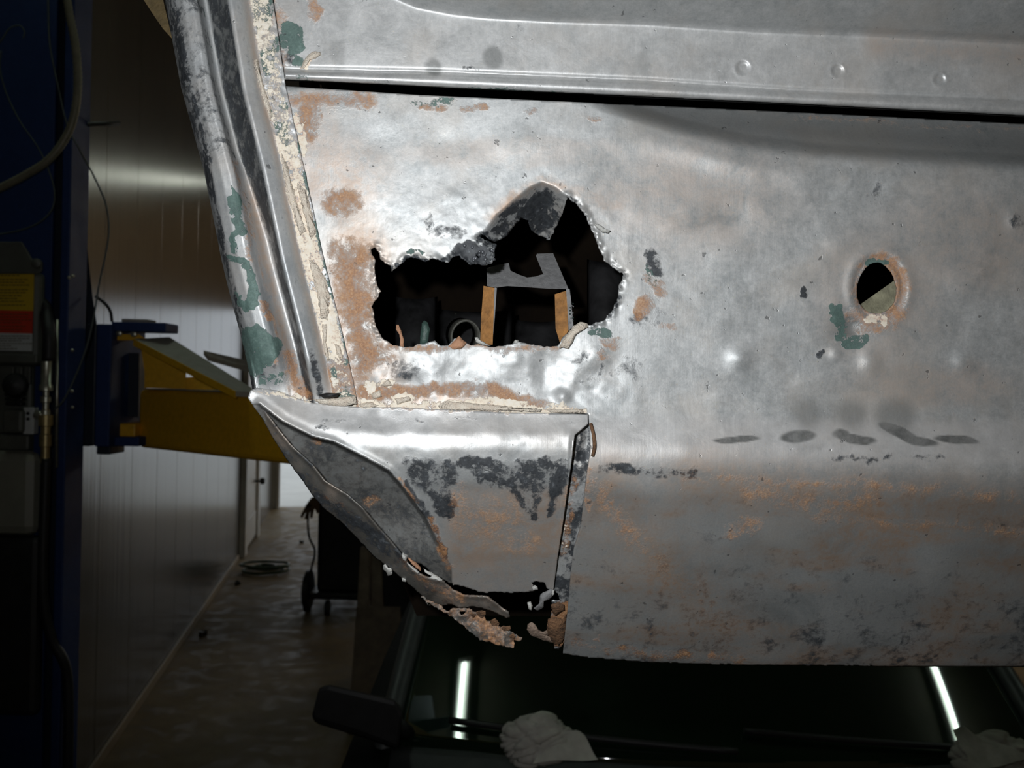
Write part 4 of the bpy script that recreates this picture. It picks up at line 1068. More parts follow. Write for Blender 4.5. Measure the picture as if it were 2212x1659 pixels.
# ---- door post with gutter channel
def POST2(s, y):
    """ridge, gutter and raised right-hand step; the gutter floor wanders right toward the sill"""
    g = np.interp(y, [-50, 330, 520, 880], [0.375, 0.385, 0.49, 0.52]); e = 0.585
    u = np.where(s < 0.30, s, np.where(s < g, 0.30 + (s - 0.30) / (g - 0.30) * 0.2, np.where(s < e, 0.5 + (s - g) / (e - g) * 0.2, 0.7 + (s - e) / (1 - e) * 0.3)))
    xs_ = [0.0, 0.03, 0.08, 0.16, 0.25, 0.30, 0.36, 0.44, 0.48, 0.52, 0.60, 0.685, 0.72, 0.78, 0.825, 0.845, 0.92, 1.0]
    ys_ = [9, -1, -8, -12, -12.5, -11, -4, 3.5, 5.5, 5.5, -3, -13.5, -14.5, -11, -6, -5, -4.2, -3.2]
    gg = np.linspace(0, 1, 500); v = np.convolve(np.pad(np.interp(gg, xs_, ys_), 5, mode='edge'), np.ones(11) / 11, 'valid')
    return np.interp(u, gg, v)
nS, nT = 96, 420
S2, T2 = np.meshgrid(np.linspace(0, 1, nS), np.linspace(-290, 876, nT))
PX = PILL(T2) + (SEAML(T2) + 1.5 - PILL(T2)) * S2
PY = T2 + (np.interp(PX, [545, 600, 650, 700, 776], [842, 846, 860, 874, 882]) + 5 - 876) * sstep(600, 876, T2)
PX = PX + 1.6 * (fbm(T2, T2 * 0 + 3, 14, 3) - 0.5) * (S2 > 0.97)
OFF = POST2(S2, T2) * (1 - 0.85 * sstep(770, 874, T2) * (S2 > 0.05)) - 3.0 * sstep(770, 874, T2) * 0.5 + 1.0 * (fbm(PX, PY, 70, 3, 5) - 0.5) + 1.6 * (fbm(PX, PY, 16, 3, 8) - 0.5) * sstep(0.76, 0.82, S2)
# left side of the post wraps back into the car
back = [(PX[:, :1] + k * 3.0, PY[:, :1], OFF[:, :1] + m) for k, m in ((6, 60), (3, 40), (1, 22), (0.2, 9))]
PXa = np.concatenate([b[0] for b in back] + [PX], 1); PYa = np.concatenate([b[1] for b in back] + [PY], 1); OFa = np.concatenate([b[2] for b in back] + [OFF], 1)
nx = PXa.shape[1]
idx = np.arange(PXa.size).reshape(PXa.shape)
F = np.stack([idx[:-1, :-1], idx[1:, :-1], idx[1:, 1:], idx[:-1, 1:]], -1).reshape(-1, 4)
post_o = mesh_obj('door_post', B(PXa.ravel(), PYa.ravel(), OFa.ravel()), F.tolist(), M_PILLAR, carb, True)
def fl_s(x, y): return (x - PILL(y)) / (SEAML(y) - PILL(y))
S = []
# dark speckled stretch, upper ridge
s_('dark', 'f', lambda x, y: 0.63 * (1 - sstep(330, 400, y)) * (1 - sstep(0.02, 0.08, np.abs((x - PILL(y)) / (SEAML(y) - PILL(y)) - 0.06)) * 0.3) * (((x - PILL(y)) / (SEAML(y) - PILL(y))) < 0.36), 1, 1.0)
s_('dark', 'f', lambda x, y: 0.62 * np.exp(-((((x - PILL(y)) / (SEAML(y) - PILL(y))) - 0.04) / 0.05) ** 2), 1, 1.0)
s_('dark', 'f', lambda x, y: 0.45 * np.exp(-((((x - PILL(y)) / (SEAML(y) - PILL(y))) - (0.49 + 0.05 * sstep(420, 600, y))) / (0.08 - 0.035 * sstep(420, 600, y))) ** 2), 1, 1.0)
s_('dark', 'f', lambda x, y: 0.62 * sstep(640, 800, y) * np.exp(-((((x - PILL(y)) / (SEAML(y) - PILL(y))) - 0.66) / 0.06) ** 2), 1, 1.0)
s_('dark', 'f', lambda x, y: 0.34 * np.exp(-((((x - PILL(y)) / (SEAML(y) - PILL(y))) - 0.68) / 0.06) ** 2), 1, 1.0)
s_('green', 'f', lambda x, y: 0.36 * (1 - sstep(180, 420, y)) * np.exp(-((((x - PILL(y)) / (SEAML(y) - PILL(y))) - 0.34) / 0.07) ** 2), 1, 1.0)
s_('tan', 'f', lambda x, y: 0.8 * sstep(330, 420, y) * np.exp(-((((x - PILL(y)) / (SEAML(y) - PILL(y))) - 0.43) / 0.05) ** 2), 1, 1.0)
s_('rust', 'f', lambda x, y: 0.5 * sstep(330, 420, y) * np.exp(-((((x - PILL(y)) / (SEAML(y) - PILL(y))) - 0.37) / 0.03) ** 2), 1, 1.0)
GUT = lambda x, y: sstep(0.37 + 0.13 * sstep(330, 520, y), 0.42 + 0.12 * sstep(330, 520, y), fl_s(x, y)) * (1 - sstep(0.575, 0.60, fl_s(x, y)))  # gutter's left-facing slope, its shade painted in through the dark masks
s_('dark', 'f', lambda x, y: 0.62 * GUT(x, y), 1, 1.0)
s_('grime_shade', 'f', lambda x, y: 1.0 * sstep(0.37 + 0.13 * sstep(330, 520, y), 0.42 + 0.12 * sstep(330, 520, y), fl_s(x, y)) * (1 - sstep(0.575, 0.60, fl_s(x, y))), 1, 1.0)
s_('grime_shade', 'f', lambda x, y: 0.5 * (1 - sstep(0.0, 0.07, fl_s(x, y))), 1, 1.0)  # darker along the post's left border
s_('rust', 'l', ([(505, 345), (514, 380), (530, 440), (540, 560)], 5), 8, 0.72); s_('rust', 'e', (572, 658, 12, 10), 6, 0.8); s_('rust', 'e', (582, 680, 8, 12), 6, 0.7); s_('rust', 'l', ([(625, 770), (640, 830), (655, 855)], 10), 10, 0.85); s_('rust', 'e', (602, 770, 10, 24), 8, 0.6)
# green paint islands
s_('green', 'p', [(501, 404), (512, 412), (520, 430), (524, 470), (531, 500), (520, 515), (510, 510), (504, 520), (512, 542), (497, 545), (490, 520), (494, 512), (505, 507), (508, 498), (502, 470), (489, 440), (490, 428), (503, 424)], 3, 1.0)
s_('green', 'p', z5([(190, 390), (250, 375), (310, 410), (360, 480), (395, 560), (415, 660), (400, 720), (370, 780), (310, 800), (265, 770), (240, 690), (215, 655), (270, 680), (290, 725), (320, 700), (325, 600), (300, 500), (250, 450), (200, 430)]), 3, 1.0)
s_('green', 'p', z5([(290, 940), (340, 915), (400, 900), (430, 945), (500, 1000), (560, 1020), (610, 1100), (540, 1190), (450, 1230), (360, 1320), (330, 1180), (285, 1040)]), 4, 1.0)
s_('green', 'p', z5([(370, 1330), (430, 1260), (540, 1220), (620, 1250), (640, 1330), (560, 1390), (380, 1375)]), 10, 0.62); s_('dark', 'e', (575, 805, 40, 14, -15), 8, 0.5)
# cream / pink filler on the outer flange
def fl_s(x, y): return (x - PILL(y)) / (SEAML(y) - PILL(y))
s_('cream', 'f', lambda x, y: (0.54 + 0.22 * sstep(250, 420, y) - 0.25 * sstep(740, 800, y)) * sstep(0.77, 0.80, fl_s(x, y)) * (1 - sstep(0.96, 1.0, fl_s(x, y)) * 0.5) * (0.72 + 0.5 * (fbm(x * 2.4, y, 44, 3, 17) )), 1, 1.0)
s_('rust', 'f', lambda x, y: (0.50 + 0.3 * sstep(740, 800, y)) * sstep(0.76, 0.79, fl_s(x, y)) * (0.55 + fbm(x * 2, y, 36, 3, 23) * 0.7), 1, 1.0)
s_('green', 'f', lambda x, y: 0.62 * sstep(0.78, 0.82, fl_s(x, y)) * sstep(0.5, 0.62, fbm(x * 2, y, 52, 2, 29)), 1, 1.0)
s_('tan', 'f', lambda x, y: 0.6 * np.exp(-((fl_s(x, y) - 0.76) / 0.03) ** 2), 1, 1.0)
s_('cream', 'l', ([(545, 850), (600, 852), (660, 868)], 5), 5, 0.7)
add_wear(post_o, PXa.ravel(), PYa.ravel(), S)
m = post_o.modifiers.new('solid', 'SOLIDIFY'); m.thickness = 0.001; m.offset = -1
# thick filler strip left on the flange
def off_post_at(x, y): return POST2((x - PILL(y)) / (SEAML(y) + 1.5 - PILL(y)), y)
chip('filler_strip', [(548, 130), (556, 128), (566, 175), (580, 215), (588, 250), (584, 262), (572, 225), (560, 185)], lambda x, y: off_post_at(x, y), 0.8, M_CREAM, post_o, 5, 1.6)
chip('filler_strip', [(606, 330), (618, 350), (628, 390), (650, 470), (662, 500), (650, 510), (636, 470), (622, 430), (612, 380)], lambda x, y: off_post_at(x, y), 1.0, M_CREAM, post_o, 6, 2.0)
chip('filler_strip', [(642, 395), (660, 410), (676, 470), (682, 500), (672, 520), (660, 480), (650, 440)], lambda x, y: off_post_at(x, y), 1.0, M_CREAM, post_o, 7, 2.0)
chip('filler_strip', [(668, 560), (684, 566), (702, 600), (712, 640), (708, 690), (694, 690), (686, 640), (676, 600)], lambda x, y: off_post_at(x, y), 1.0, M_CREAM, post_o, 8, 2.0)
chip('filler_strip', [(696, 700), (706, 700), (704, 740), (712, 778), (706, 782), (698, 750)], lambda x, y: off_post_at(x, y), 0.8, M_CREAM, post_o, 9, 1.4)
chip('filler_strip', [(722, 742), (734, 748), (742, 775), (736, 778), (726, 764)], lambda x, y: off_post_at(x, y), 0.8, M_CREAM, post_o, 10, 1.4)
chip('filler_block', [(676, 862), (700, 862), (740, 858), (768, 856), (770, 872), (740, 878), (690, 872)], -6.0, 2.0, M_CREAM, post_o, 11, 1.0)
chip('tar_blob', [(688, 853), (710, 848), (735, 850), (728, 858), (700, 860)], -7.0, 2.2, M_BLACK, post_o, 12, 0.8)
# tan liner edge that shows behind the post
li = [(304, -10), (350, -10), (372, 84), (352, 62), (330, 30)]
prism('interior_trim', [B(x, y, 70) for x, y in li], [B(x, y, 84) for x, y in li], plain('tan_woven_trim', (0.12, 0.085, 0.035), 0.8, 0, 0.4, 120, 0.5), carb)

# ---- rocker end cap
EDGE = z7([(160, 230), (230, 285), (400, 370), (520, 400), (600, 440), (700, 490), (830, 560), (900, 640), (970, 730), (1040, 830), (1090, 930), (1160, 1060), (1185, 1100)])
EDGE = [(560, 872)] + EDGE
ex = np.array([p[0] for p in EDGE]); ey = np.array([p[1] for p in EDGE])
def off_cap(x, y):
    o = PROF_C(y - YC(x))
    ye = np.interp(x, ex, ey); xe = np.interp(y, ey, ex)
    d, _, _ = seg_near(x, y, EDGE, False)
    below = (y > ye) & (x < 990) & (x < xe)
    d = np.where(below, d, 0)
    amp = 19 * (1 - sstep(1080, 1220, y)) * sstep(540, 640, x)
    o = o + amp * sstep(0, 7, d) + 0.11 * d * sstep(560, 700, x)
    rim = np.where(below, 0, np.exp(-(seg_near(x, y, EDGE, False)[0] / 9.0) ** 2))
    o = o - 1.6 * rim * (1 - sstep(1120, 1220, y))
    o = o + 1.8 * (fbm(x, y, 150, 2, 41) - 0.5) + 0.9 * (fbm(x, y, 40, 2, 43) - 0.5)
    o = o - 2.5 * np.exp(-((x - np.interp(y, [880, 1000, 1150, 1280], [1244, 1236, 1216, 1198])) / 7.0) ** 2) * sstep(925, 950, y)
    return o
CTOP = z7([(55, 112), (90, 96), (200, 112), (300, 150), (400, 182), (650, 205), (900, 207), (1100, 217), (1500, 237), (1800, 242), (1945, 246)])
CRIGHT = z7([(1945, 300), (1870, 360), (1862, 400), (1842, 560), (1802, 850), (1772, 1050), (1748, 1232)])
CBOT = z7([(1720, 1228), (1700, 1192), (1655, 1182), (1628, 1192), (1650, 1236), (1600, 1240), (1500, 1246), (1420, 1240), (1380, 1246), (1330, 1240), (1280, 1220), (1200, 1200), (1165, 1190), (1110, 1158), (1060, 1132), (1020, 1090), (980, 1075)])
CREASE = z7([(60, 130), (100, 190), (140, 240), (200, 320), (280, 420), (400, 530), (470, 620), (600, 700), (680, 770), (760, 870), (850, 970), (920, 1060)])
CUNDER = [(x - 8, y + 9) for x, y in reversed(CREASE)]
CREG = rag(CTOP + CRIGHT, 0.3, 6, False) ; CREG = np.concatenate([CREG, rag(CBOT, 1.4, 4, False, 8), rag(CUNDER, 0, 8, False)])
S = []
s_('dark', 'p', [(860, 985), (1236, 985), (1236, 1036), (1205, 1108), (1180, 1116), (1182, 1058), (1152, 1118), (1136, 1106), (1118, 1048), (1080, 1050), (1055, 1042), (1000, 1022), (976, 1060), (986, 1112), (958, 1112), (925, 1085), (880, 1030)], 10, 0.62)
s_('dark', 'l', ([(1030, 1030), (1070, 1045), (1110, 1040), (1140, 1100), (1152, 1116)], 7), 8, 0.75); s_('dark', 'l', ([(1200, 1060), (1190, 1110)], 7), 8, 0.72); s_('dark', 'e', (960, 1095, 22, 22), 10, 0.75)
s_('dark', 'f', lambda x, y: 0.22 * sstep(1000, 1080, y), 1, 1.0); s_('grime_shade', 'f', lambda x, y: 0.35 * sstep(990, 1060, y) + 0.2 * sstep(965, 1030, y) * (1 - sstep(1030, 1080, y)), 1, 1.0)  # cap face darker towards its lower part
s_('tan', 'f', lambda x, y: 0.85 * sstep(1030, 1080, y) * sstep(930, 1000, x) * (1 - sstep(1180, 1270, y) * 0.6), 1, 1.0)
s_('rust', 'e', (1060, 1120, 90, 60), 50, 0.44); s_('rust', 'e', (990, 1080, 20, 40), 16, 0.5); s_('rust', 'e', (1130, 1170, 40, 30), 24, 0.46); s_('rust', 'l', ([(1232, 1040), (1222, 1120), (1205, 1230)], 5), 6, 0.5)
below_f = lambda x, y: ((y > np.interp(x, ex, ey)) & (x < np.interp(y, ey, ex)) & (x < 985)).astype(float)
s_('dark', 'f', lambda x, y: 0.40 * below_f(x, y), 1, 1.0); s_('grime_shade', 'f', lambda x, y: 0.95 * below_f(x, y), 1, 1.0); s_('grime_shade', 'l', ([(x_ - 3, y_ + 5) for x_, y_ in EDGE[:-3]], 3), 4, 1.0); s_('tan', 'f', lambda x, y: 0.4 * below_f(x, y) * fbm(x, y, 60, 3, 51), 1, 1.0)  # shade of the inner facet and undercut edge painted dark
s_('rust', 'l', ([(930, 1130), (955, 1190), (972, 1225)], 7), 8, 0.75); s_('rust', 'l', ([(860, 1030), (900, 1080)], 4), 6, 0.6); s_('rust', 'e', (800, 1080, 20, 12), 8, 0.55); s_('rust', 'e', (680, 955, 12, 6), 5, 0.6)
s_('dark', 'l', ([(880, 1040), (920, 1110), (965, 1205)], 6), 8, 0.7); s_('tan', 'l', ([(1000, 1225), (1100, 1240)], 6), 8, 0.7)
s_('dark', 'l', ([(700, 912), (1000, 905), (1240, 912)], 5), 14, 0.42); s_('dark', 'l', ([(690, 925), (710, 930)], 5), 6, 0.5)
s_('cream', 'l', ([(545, 848), (600, 850), (665, 868)], 4), 5, 0.75); s_('cream', 'l', ([(760, 877), (850, 880), (1000, 883), (1240, 893)], 2), 4, 0.62)
s_('rust', 'l', ([(820, 882), (1000, 884), (1240, 893)], 3), 4, 0.6)
s_('pol_light', 'f', lambda x, y: 0.75 * (1 - sstep(0, 30, y - YC(x))), 1, 1.0)  # lit upper shelf of the cap painted brighter
cap = sheet('rocker_end_cap', 530, 1290, 832, 1296, 2.6, off_cap, CREG, [], S, M_STEEL, carb)

# ---- wheel arch flange below the cap
SIL = z7([(1050, 1300), (1000, 1250), (930, 1190), (850, 1120), (740, 1040), (650, 940), (560, 850), (460, 770), (400, 700), (340, 610), (250, 490), (180, 380), (120, 270), (80, 210), (52, 135)])
FING = z7([(960, 1120), (1040, 1162), (1130, 1180), (1180, 1230), (1250, 1262), (1380, 1270), (1440, 1310), (1500, 1360), (1517, 1388), (1480, 1388), (1420, 1352), (1350, 1332), (1300, 1326), (1230, 1332), (1180, 1312), (1120, 1318)])
FCREASE = z7([(60, 130), (100, 190), (140, 240), (200, 320), (280, 420), (400, 530), (470, 620), (600, 700), (680, 770), (760, 870), (850, 970), (920, 1060), (960, 1120), (1040, 1162), (1130, 1180), (1250, 1262), (1380, 1270), (1500, 1360)])
def off_fl(x, y):
    d, _, _ = seg_near(x, y, FCREASE, False)
    o = np.interp(y, [840, 900, 1000, 1100, 1200, 1300, 1400], [-8, -10, -10, -8, 0, 10, 22]) + 0.10 * d + 0.0035 * d * d
    o = o - 2.0 * np.exp(-(d / 5.0) ** 2) + 1.8 * (fbm(x, y, 46, 3, 61) - 0.5) + 4.0 * sstep(600, 540, x)
    o = o + 5.0 * (fbm(x, y, 26, 3, 63) - 0.5) * sstep(880, 980, x)
    return o
FREG = np.concatenate([rag(CREASE, 0.8, 5, False, 2), rag(FING, 1.3, 4, False, 5), rag(SIL, 0.7, 5, False, 6)])
S = []
s_('dark', 'f', lambda x, y: 0.40 + 0.22 * (fbm(x, y, 60, 3, 71) - 0.5), 1, 1.0); s_('grime_shade', 'f', lambda x, y: 0.8 * sstep(0.38, 0.55, fbm(x, y, 70, 3, 77)), 1, 1.0); s_('tan', 'f', lambda x, y: 0.55 * fbm(x, y, 50, 3, 73), 1, 1.0)
s_('rust', 'l', ([(870, 1210), (940, 1270), (1000, 1290)], 10), 14, 0.55); s_('rust', 'e', (980, 1280, 26, 14, 30), 10, 0.7); s_('rust', 'l', ([(700, 1060), (760, 1110)], 4), 8, 0.5)
s_('rust', 'f', lambda x, y: 0.36 * sstep(860, 960, x), 1, 1.0)
s_('dark', 'l', ([(640, 1030), (720, 1090), (800, 1150), (870, 1210)], 16), 18, 0.62)
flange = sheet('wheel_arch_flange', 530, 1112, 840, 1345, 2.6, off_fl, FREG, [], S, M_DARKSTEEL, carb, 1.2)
# rusted-through tongue below it
TON = z7([(1000, 1252), (1060, 1290), (1120, 1318), (1160, 1352), (1200, 1335), (1280, 1330), (1300, 1350), (1350, 1360), (1372, 1400), (1430, 1432), (1490, 1440), (1530, 1480), (1576, 1500), (1560, 1516), (1530, 1510), (1530, 1555), (1450, 1540), (1340, 1510), (1270, 1450), (1180, 1380), (1100, 1332), (1040, 1296)])
def off_ton(x, y):
    return 14 + 9.0 * (fbm(x, y, 20, 4, 81) - 0.5) + 0.05 * (y - 1300)
S = []
s_('rust', 'f', lambda x, y: 0.22 + 0.62 * fbm(x, y, 24, 3, 83), 1, 1.0); s_('dark', 'f', lambda x, y: 0.75 * fbm(x, y, 30, 3, 85), 1, 1.0)
sheet('rusted_tongue', 900, 1135, 1276, 1404, 2.2, off_ton, rag(TON, 1.6, 3.5, True, 9), [z7([(1225, 1352), (1262, 1348), (1250, 1366), (1236, 1372)])], S, M_DARKSTEEL, flange, 1.2)
rs = np.random.RandomState(14)
for k, (x, y, r) in enumerate(((1040, 1324, 12), (1068, 1346, 12), (1092, 1358, 11), (1108, 1374, 9), (1022, 1328, 7))):
    pl_ = [(x + r * rs.uniform(0.6, 1.15) * math.cos(a), y + r * 0.75 * rs.uniform(0.6, 1.15) * math.sin(a)) for a in np.linspace(0, 5.6, 8)]
    fk = chip('rust_flake', pl_, lambda px, py: off_ton(px, py) - 1, 0.8, M_RUST, flange, 20 + k, 2.6, rs.uniform(0.2, 1.2))
    fk.data.polygons.foreach_set('use_smooth', [False] * len(fk.data.polygons))
# pale sealer remains on the flange edges
chip('sealer_flake', zt([(120, 310), (145, 300), (175, 330), (215, 360), (210, 395), (170, 415), (150, 380), (130, 350)]), lambda x, y: off_fl(x, y), 2.0, M_WHITEFLUFF, flange, 31, 2.2, 2)
chip('sealer_flake', zt([(315, 185), (330, 205), (355, 215), (350, 250), (335, 280), (310, 260), (305, 225)]), lambda x, y: off_fl(x, y) - 1, 1.6, M_WHITEFLUFF, flange, 32, 1.6, 2)
chip('sealer_flake', zt([(350, 285), (390, 310), (440, 350), (470, 385), (455, 395), (400, 350), (355, 305)]), lambda x, y: off_fl(x, y) - 1, 1.0, M_WHITEFLUFF, flange, 33, 0.8, 1)
chip('sealer_flake', zt([(510, 345), (560, 370), (640, 415), (690, 450), (680, 468), (600, 450), (560, 430), (590, 425), (520, 380)]), lambda x, y: off_fl(x, y) - 1, 1.0, M_WHITEFLUFF, flange, 34, 1.0, 1)
chip('edge_chip', zt([(360, 240), (400, 260), (450, 300), (485, 340), (480, 372), (440, 345), (390, 300)]), lambda x, y: off_fl(x, y) - 0.5, 1.0, M_PINK, flange, 35, 1.0, 1)
for k, (x, y) in enumerate(((872, 1252), (925, 1303))):
    chip('sealer_crumb', [(x - 4, y - 5), (x + 4, y - 2), (x + 5, y + 5), (x - 2, y + 4)], lambda px, py: off_fl(px, py), 1.2, M_WHITEFLUFF, flange, 40 + k, 1.0, 1)

# ---- overlapping seam strip between cap and rocker
STRIP = z7([(1868, 345), (1960, 300), (1968, 400), (1960, 480), (1942, 600), (1910, 870), (1872, 1000), (1858, 1120), (1838, 1350), (1828, 1500), (1780, 1565), (1756, 1560), (1752, 1520), (1700, 1500), (1720, 1440), (1735, 1390), (1745, 1330), (1740, 1290), (1790, 1290), (1775, 1250), (1742, 1240), (1766, 1050), (1796, 850), (1836, 560), (1856, 400)])
def off_strip(x, y):
    return PROF_R(y - YR(x)) + 6.5 + 1.6 * (fbm(x, y, 24, 3, 91) - 0.5) - 3 * np.exp(-(((x - 1252) / 9.0) ** 2 + ((y - 945) / 18.0) ** 2)) + 2.5 * np.exp(-(((x - 1255) / 9.0) ** 2 + ((y - 985) / 9.0) ** 2))
S = []
s_('dark', 'f', lambda x, y: 0.55 + 0.3 * (fbm(x, y, 40, 3, 93) - 0.5), 1, 1.0); s_('rust', 'l', ([(1242, 1040), (1235, 1110), (1215, 1200)], 6), 8, 0.6); s_('rust', 'e', (1215, 1330, 26, 30), 10, 0.8)
s_('rust', 'e', (1205, 1370, 24, 30), 8, 0.85); s_('green', 'f', lambda x, y: 0.5 * fbm(x, y, 50, 3, 95), 1, 1.0); s_('dark', 'e', (1256, 985, 10, 12), 4, 0.95); s_('cream', 'l', ([(1225, 1130), (1215, 1200), (1208, 1240)], 6), 8, 0.45)
strip = sheet('seam_strip', 1172, 1284, 910, 1408, 2.4, off_strip, rag(STRIP, 0.9, 4, True, 11), [], S, M_STEEL, carb)
tube('rust_crack_edge', [B(1276, 915, -7), B(1282, 940, -10), B(1284, 965, -12), B(1280, 985, -11)], 0.0012, M_RUST, strip, 6, 4)
# folded scraps in the rotted corner
chip('rust_scrap', zt([(1500, 880), (1540, 855), (1580, 885), (1610, 935), (1650, 950), (1690, 935), (1700, 990), (1640, 970), (1600, 975), (1640, 985), (1720, 1000), (1740, 1060), (1670, 1035), (1600, 1010), (1530, 985), (1495, 930)]), lambda x, y: PROF_R(y - YR(x)) + 3, 1.2, M_SCRAP, strip, 51, 0.8, 1.5)
chip('rust_scrap', zt([(1700, 830), (1760, 810), (1850, 830), (1870, 770), (1868, 900), (1845, 1030), (1800, 1080), (1740, 1050), (1700, 980), (1690, 900)]), lambda x, y: PROF_R(y - YR(x)) + 3, 1.2, M_RUST, strip, 52, 1.4, 1.5)
chip('rust_scrap', zt([(1725, 690), (1790, 670), (1850, 690), (1855, 740), (1810, 770), (1770, 800), (1735, 760)]), lambda x, y: PROF_R(y - YR(x)) + 3, 1.2, M_RUST, strip, 53, 1.2, 2)
chip('metal_scrap', zt([(1625, 590), (1680, 560), (1720, 545), (1755, 550), (1750, 600), (1710, 640), (1650, 670), (1655, 715), (1600, 745), (1560, 725), (1600, 700), (1620, 650)]), lambda x, y: PROF_R(y - YR(x)) + 1, 1.2, M_BRACKET, strip, 54, 1.0, 2)
chip('sealer_flake', zt([(1500, 670), (1530, 660), (1552, 700), (1540, 745), (1515, 735)]), 36.0, 1.5, M_WHITEFLUFF, strip, 55, 0.8, 1.5)
chip('sealer_flake', zt([(1545, 520), (1570, 505), (1600, 520), (1602, 548), (1555, 555)]), 26.0, 1.5, M_WHITEFLUFF, strip, 56, 0.8, 1.5)
chip('sealer_flake', zt([(1735, 560), (1760, 545), (1760, 590), (1735, 610)]), 26.0, 1.5, M_WHITEFLUFF, strip, 57, 0.8, 1.5)

# ---- filler chips and slivers on the lower panel
op = lambda x, y: off_panel(np.atleast_1d(np.asarray(x, float)), np.atleast_1d(np.asarray(y, float)))
for k, pl_ in enumerate(([(776, 874), (800, 868), (818, 876), (800, 882), (778, 882)], [(946, 878), (960, 866), (1040, 872), (1110, 880), (1170, 884), (1168, 889), (1060, 888), (950, 884)], [(1178, 884), (1258, 884), (1262, 892), (1190, 892)],
                         [(852, 862), (884, 856), (888, 866), (858, 874)], [(822, 832), (838, 818), (846, 832), (832, 836)], [(800, 850), (820, 842), (826, 856), (806, 862)])):
    chip('filler_chip', pl_, lambda x, y: off_panel(x, y) - 0.5, 1.2, M_CREAM, quarter, 60 + k, 1.4, 1.4)
chip('filler_chip', z6([(1375, 1205), (1390, 1160), (1430, 1110), (1465, 1060), (1510, 1030), (1560, 1040), (1570, 1060), (1530, 1085), (1490, 1110), (1470, 1160), (1440, 1205), (1400, 1200)]), -2.0, 1.6, M_CREAM, quarter, 70, 1.2, 2.5)
chip('metal_curl', z6([(815, 1135), (835, 1130), (845, 1150), (890, 1170), (920, 1190), (870, 1185), (825, 1165)]), -3.0, 1.0, M_WHITEFLUFF, quarter, 71, 0.6, 1.5)
chip('metal_curl', z6([(1605, 375), (1640, 380), (1680, 410), (1718, 425), (1700, 440), (1660, 435), (1620, 405)]), -3.0, 1.0, M_WHITEFLUFF, quarter, 72, 0.6, 1.5)
chip('metal_sliver', z6([(295, 1050), (310, 1048), (330, 1090), (345, 1150), (345, 1198), (318, 1198), (322, 1150), (312, 1110), (292, 1080)]), 1.0, 1.0, M_PINK, quarter, 73, 0.5, 0.8)
chip('paint_sliver', z6([(450, 1185), (455, 1110), (465, 1040), (480, 1020), (505, 1035), (518, 1080), (505, 1160), (490, 1188)]), 4.0, 1.0, M_GREENP, quarter, 74, 0.4, 0.8)
chip('edge_flake', z6([(640, 1192), (665, 1170), (690, 1140), (712, 1122), (735, 1150), (760, 1165), (740, 1200), (680, 1215)]), -1.0, 1.0, M_PINK, quarter, 75, 0.8, 1.2)
chip('weld_bead', z6([(1070, 1165), (1085, 1148), (1105, 1150), (1110, 1170), (1090, 1180)]), 2.0, 1.6, M_WHITEFLUFF, quarter, 76, 0.4, 2.0)
# melted weld spatter on the torn lip
bl = np.random.RandomState(6)
for k in range(20):
    x, y = z6([(bl.uniform(740, 945), bl.uniform(510, 640))])[0]; r = bl.uniform(2.5, 5.5)
    chip('weld_spatter', [(x + r * math.cos(a), y + r * math.sin(a)) for a in np.linspace(0, 5.4, 7)], lambda px, py: off_panel(px, py), 0.6, M_SPAT, quarter, 80 + k, 0.2, r * 0.35)

# ---- what shows inside the cavity
def inner_plate(name, pts, m0, m1, mat, parent, th=1.2):
    return prism(name, [B(x, y, a) for (x, y), a in zip(pts, m0)], [B(x, y, a + th) for (x, y), a in zip(pts, m0)], mat, parent)
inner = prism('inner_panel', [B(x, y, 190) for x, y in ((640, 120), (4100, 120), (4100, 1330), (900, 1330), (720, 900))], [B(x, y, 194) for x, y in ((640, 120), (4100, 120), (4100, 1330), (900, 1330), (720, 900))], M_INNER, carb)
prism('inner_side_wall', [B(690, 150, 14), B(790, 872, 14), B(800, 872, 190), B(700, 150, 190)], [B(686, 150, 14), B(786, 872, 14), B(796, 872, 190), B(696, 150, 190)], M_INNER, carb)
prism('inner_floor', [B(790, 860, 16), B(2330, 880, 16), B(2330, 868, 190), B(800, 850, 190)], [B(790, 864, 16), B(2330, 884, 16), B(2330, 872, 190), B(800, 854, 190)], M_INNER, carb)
def rib(x0, x1, y0, y1, mm, bulge):
    n = 14; V = []; F = []
    for j_ in range(n):
        for i_ in range(n):
            u, v = i_ / (n - 1), j_ / (n - 1)
            V.append(B(x0 + (x1 - x0) * u, y0 + (y1 - y0) * v + 6 * math.sin(u * 3), mm - bulge * math.sin(math.pi * u) ** 0.6 + 26 * (1 - v) ** 3))
    for j_ in range(n - 1):
        for i_ in range(n - 1): F.append((j_ * n + i_, (j_ + 1) * n + i_, (j_ + 1) * n + i_ + 1, j_ * n + i_ + 1))
    o_ = mesh_obj('inner_rib', V, F, M_INNER2, carb, True)
    m_ = o_.modifiers.new('solid', 'SOLIDIFY'); m_.thickness = 0.002
rib(850, 945, 640, 860, 130, 26); rib(948, 1110, 668, 860, 118, 22); rib(1112, 1215, 690, 860, 128, 14); rib(1268, 1350, 560, 740, 70, 20)
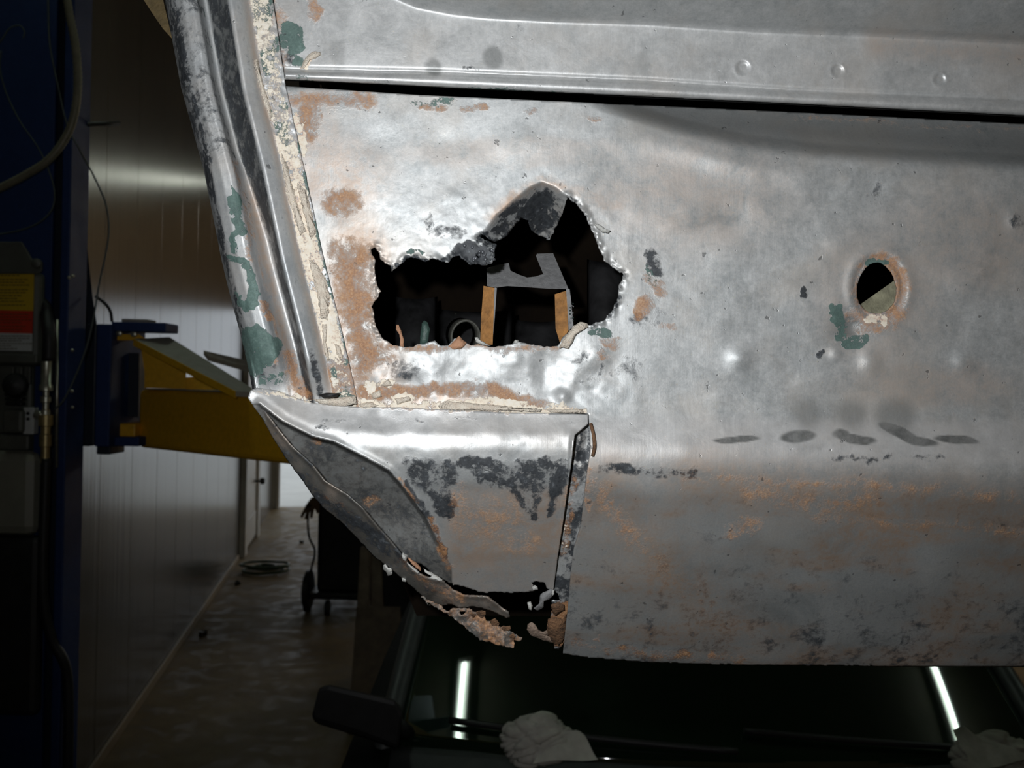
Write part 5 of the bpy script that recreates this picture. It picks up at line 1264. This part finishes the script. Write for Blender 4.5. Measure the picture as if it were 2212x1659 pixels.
# bracket
brk = bpy.data.objects.new('inner_bracket', None); col.objects.link(brk); brk.parent = carb
tp = z8([(835, 440), (960, 400), (1100, 375), (1120, 468), (1220, 515), (1320, 550), (1420, 538), (1512, 508), (1462, 385), (1425, 290), (1440, 266), (1630, 260), (1720, 470), (1815, 690), (1600, 686), (1300, 664), (1080, 652), (940, 672), (840, 650)])
yz = lambda y: 34 + (625 - y) * 0.55
inner_plate('bracket_plate', tp, [yz(y) for x, y in tp], 0, M_BRACKET, brk, 1.4)
l1 = z8([(800, 650), (932, 676), (920, 1000), (908, 1352), (758, 1352), (772, 1000)])
inner_plate('bracket_leg', l1, [38, 34, 33, 30, 34, 37], 0, M_BROWN, brk, 1.4)
l1e = z8([(932, 672), (958, 676), (935, 1000), (908, 1352), (888, 1352), (915, 1000)])
inner_plate('leg_edge', l1e, [33.5] * 6, 0, M_BRACKET, brk, 0.6)
l2 = z8([(1650, 750), (1790, 708), (1806, 1000), (1812, 1190), (1712, 1330), (1660, 1160)])
inner_plate('bracket_leg', l2, [38, 34, 33, 31, 31, 34], 0, M_BROWN, brk, 1.4)
l2e = z8([(1785, 690), (1828, 690), (1848, 850), (1872, 1130), (1812, 1190), (1800, 900)])
inner_plate('leg_edge', l2e, [33] * 6, 0, M_BRACKET, brk, 0.8)
tr = np.random.RandomState(9)
for k in range(14):
    x, y = z8([(tr.uniform(1830, 1872), tr.uniform(850, 1120))])[0]
    chip('paint_crumb', [(x - 1.8, y - 1.5), (x + 1.6, y - 1.2), (x + 1.5, y + 1.6), (x - 1.4, y + 1.4)], 32.5, 0.6, M_BRACKET if k % 2 else M_GREENP, brk, 120 + k, 0.5, 0.8)
# pipe end
rp = []
c0 = np.array(B(1006, 728, 62)); nrm = np.array([0.18, -0.95, -0.1]); nrm /= np.linalg.norm(nrm)
uu = np.cross(nrm, [0, 0, 1]); uu /= np.linalg.norm(uu); ww = np.cross(uu, nrm)
V = []; F = []
for ring, (r, h) in enumerate(((0.0112, 0.0), (0.0108, 0.001), (0.0096, 0.001), (0.0094, -0.03), (0.0110, -0.03))):
    for k in range(28):
        a = 2 * math.pi * k / 28; V.append(c0 + nrm * h + (uu * math.cos(a) + ww * math.sin(a) * 1.15) * r)
for ring in range(5):
    for k in range(28):
        a, b = ring * 28 + k, ring * 28 + (k + 1) % 28; c_, d_ = ((ring + 1) % 5) * 28 + (k + 1) % 28, ((ring + 1) % 5) * 28 + k
        F.append((a, b, c_, d_))
o = mesh_obj('pipe_end', V, F, plain('dull_pipe_steel', (0.07, 0.07, 0.06), 0.6, 0.2, 0.4, 120), carb, True)
# plate seen through the oval hole
ov = [(1852, 662), (1940, 600), (1960, 640), (1945, 700), (1870, 700)]
inner_plate('backing_plate', ov, [16, 20, 20, 14, 12], 0, plain('mossy_backing_plate', (0.26, 0.25, 0.17), 0.8, 0, 0.4, 120, 0.4), carb, 1.2)
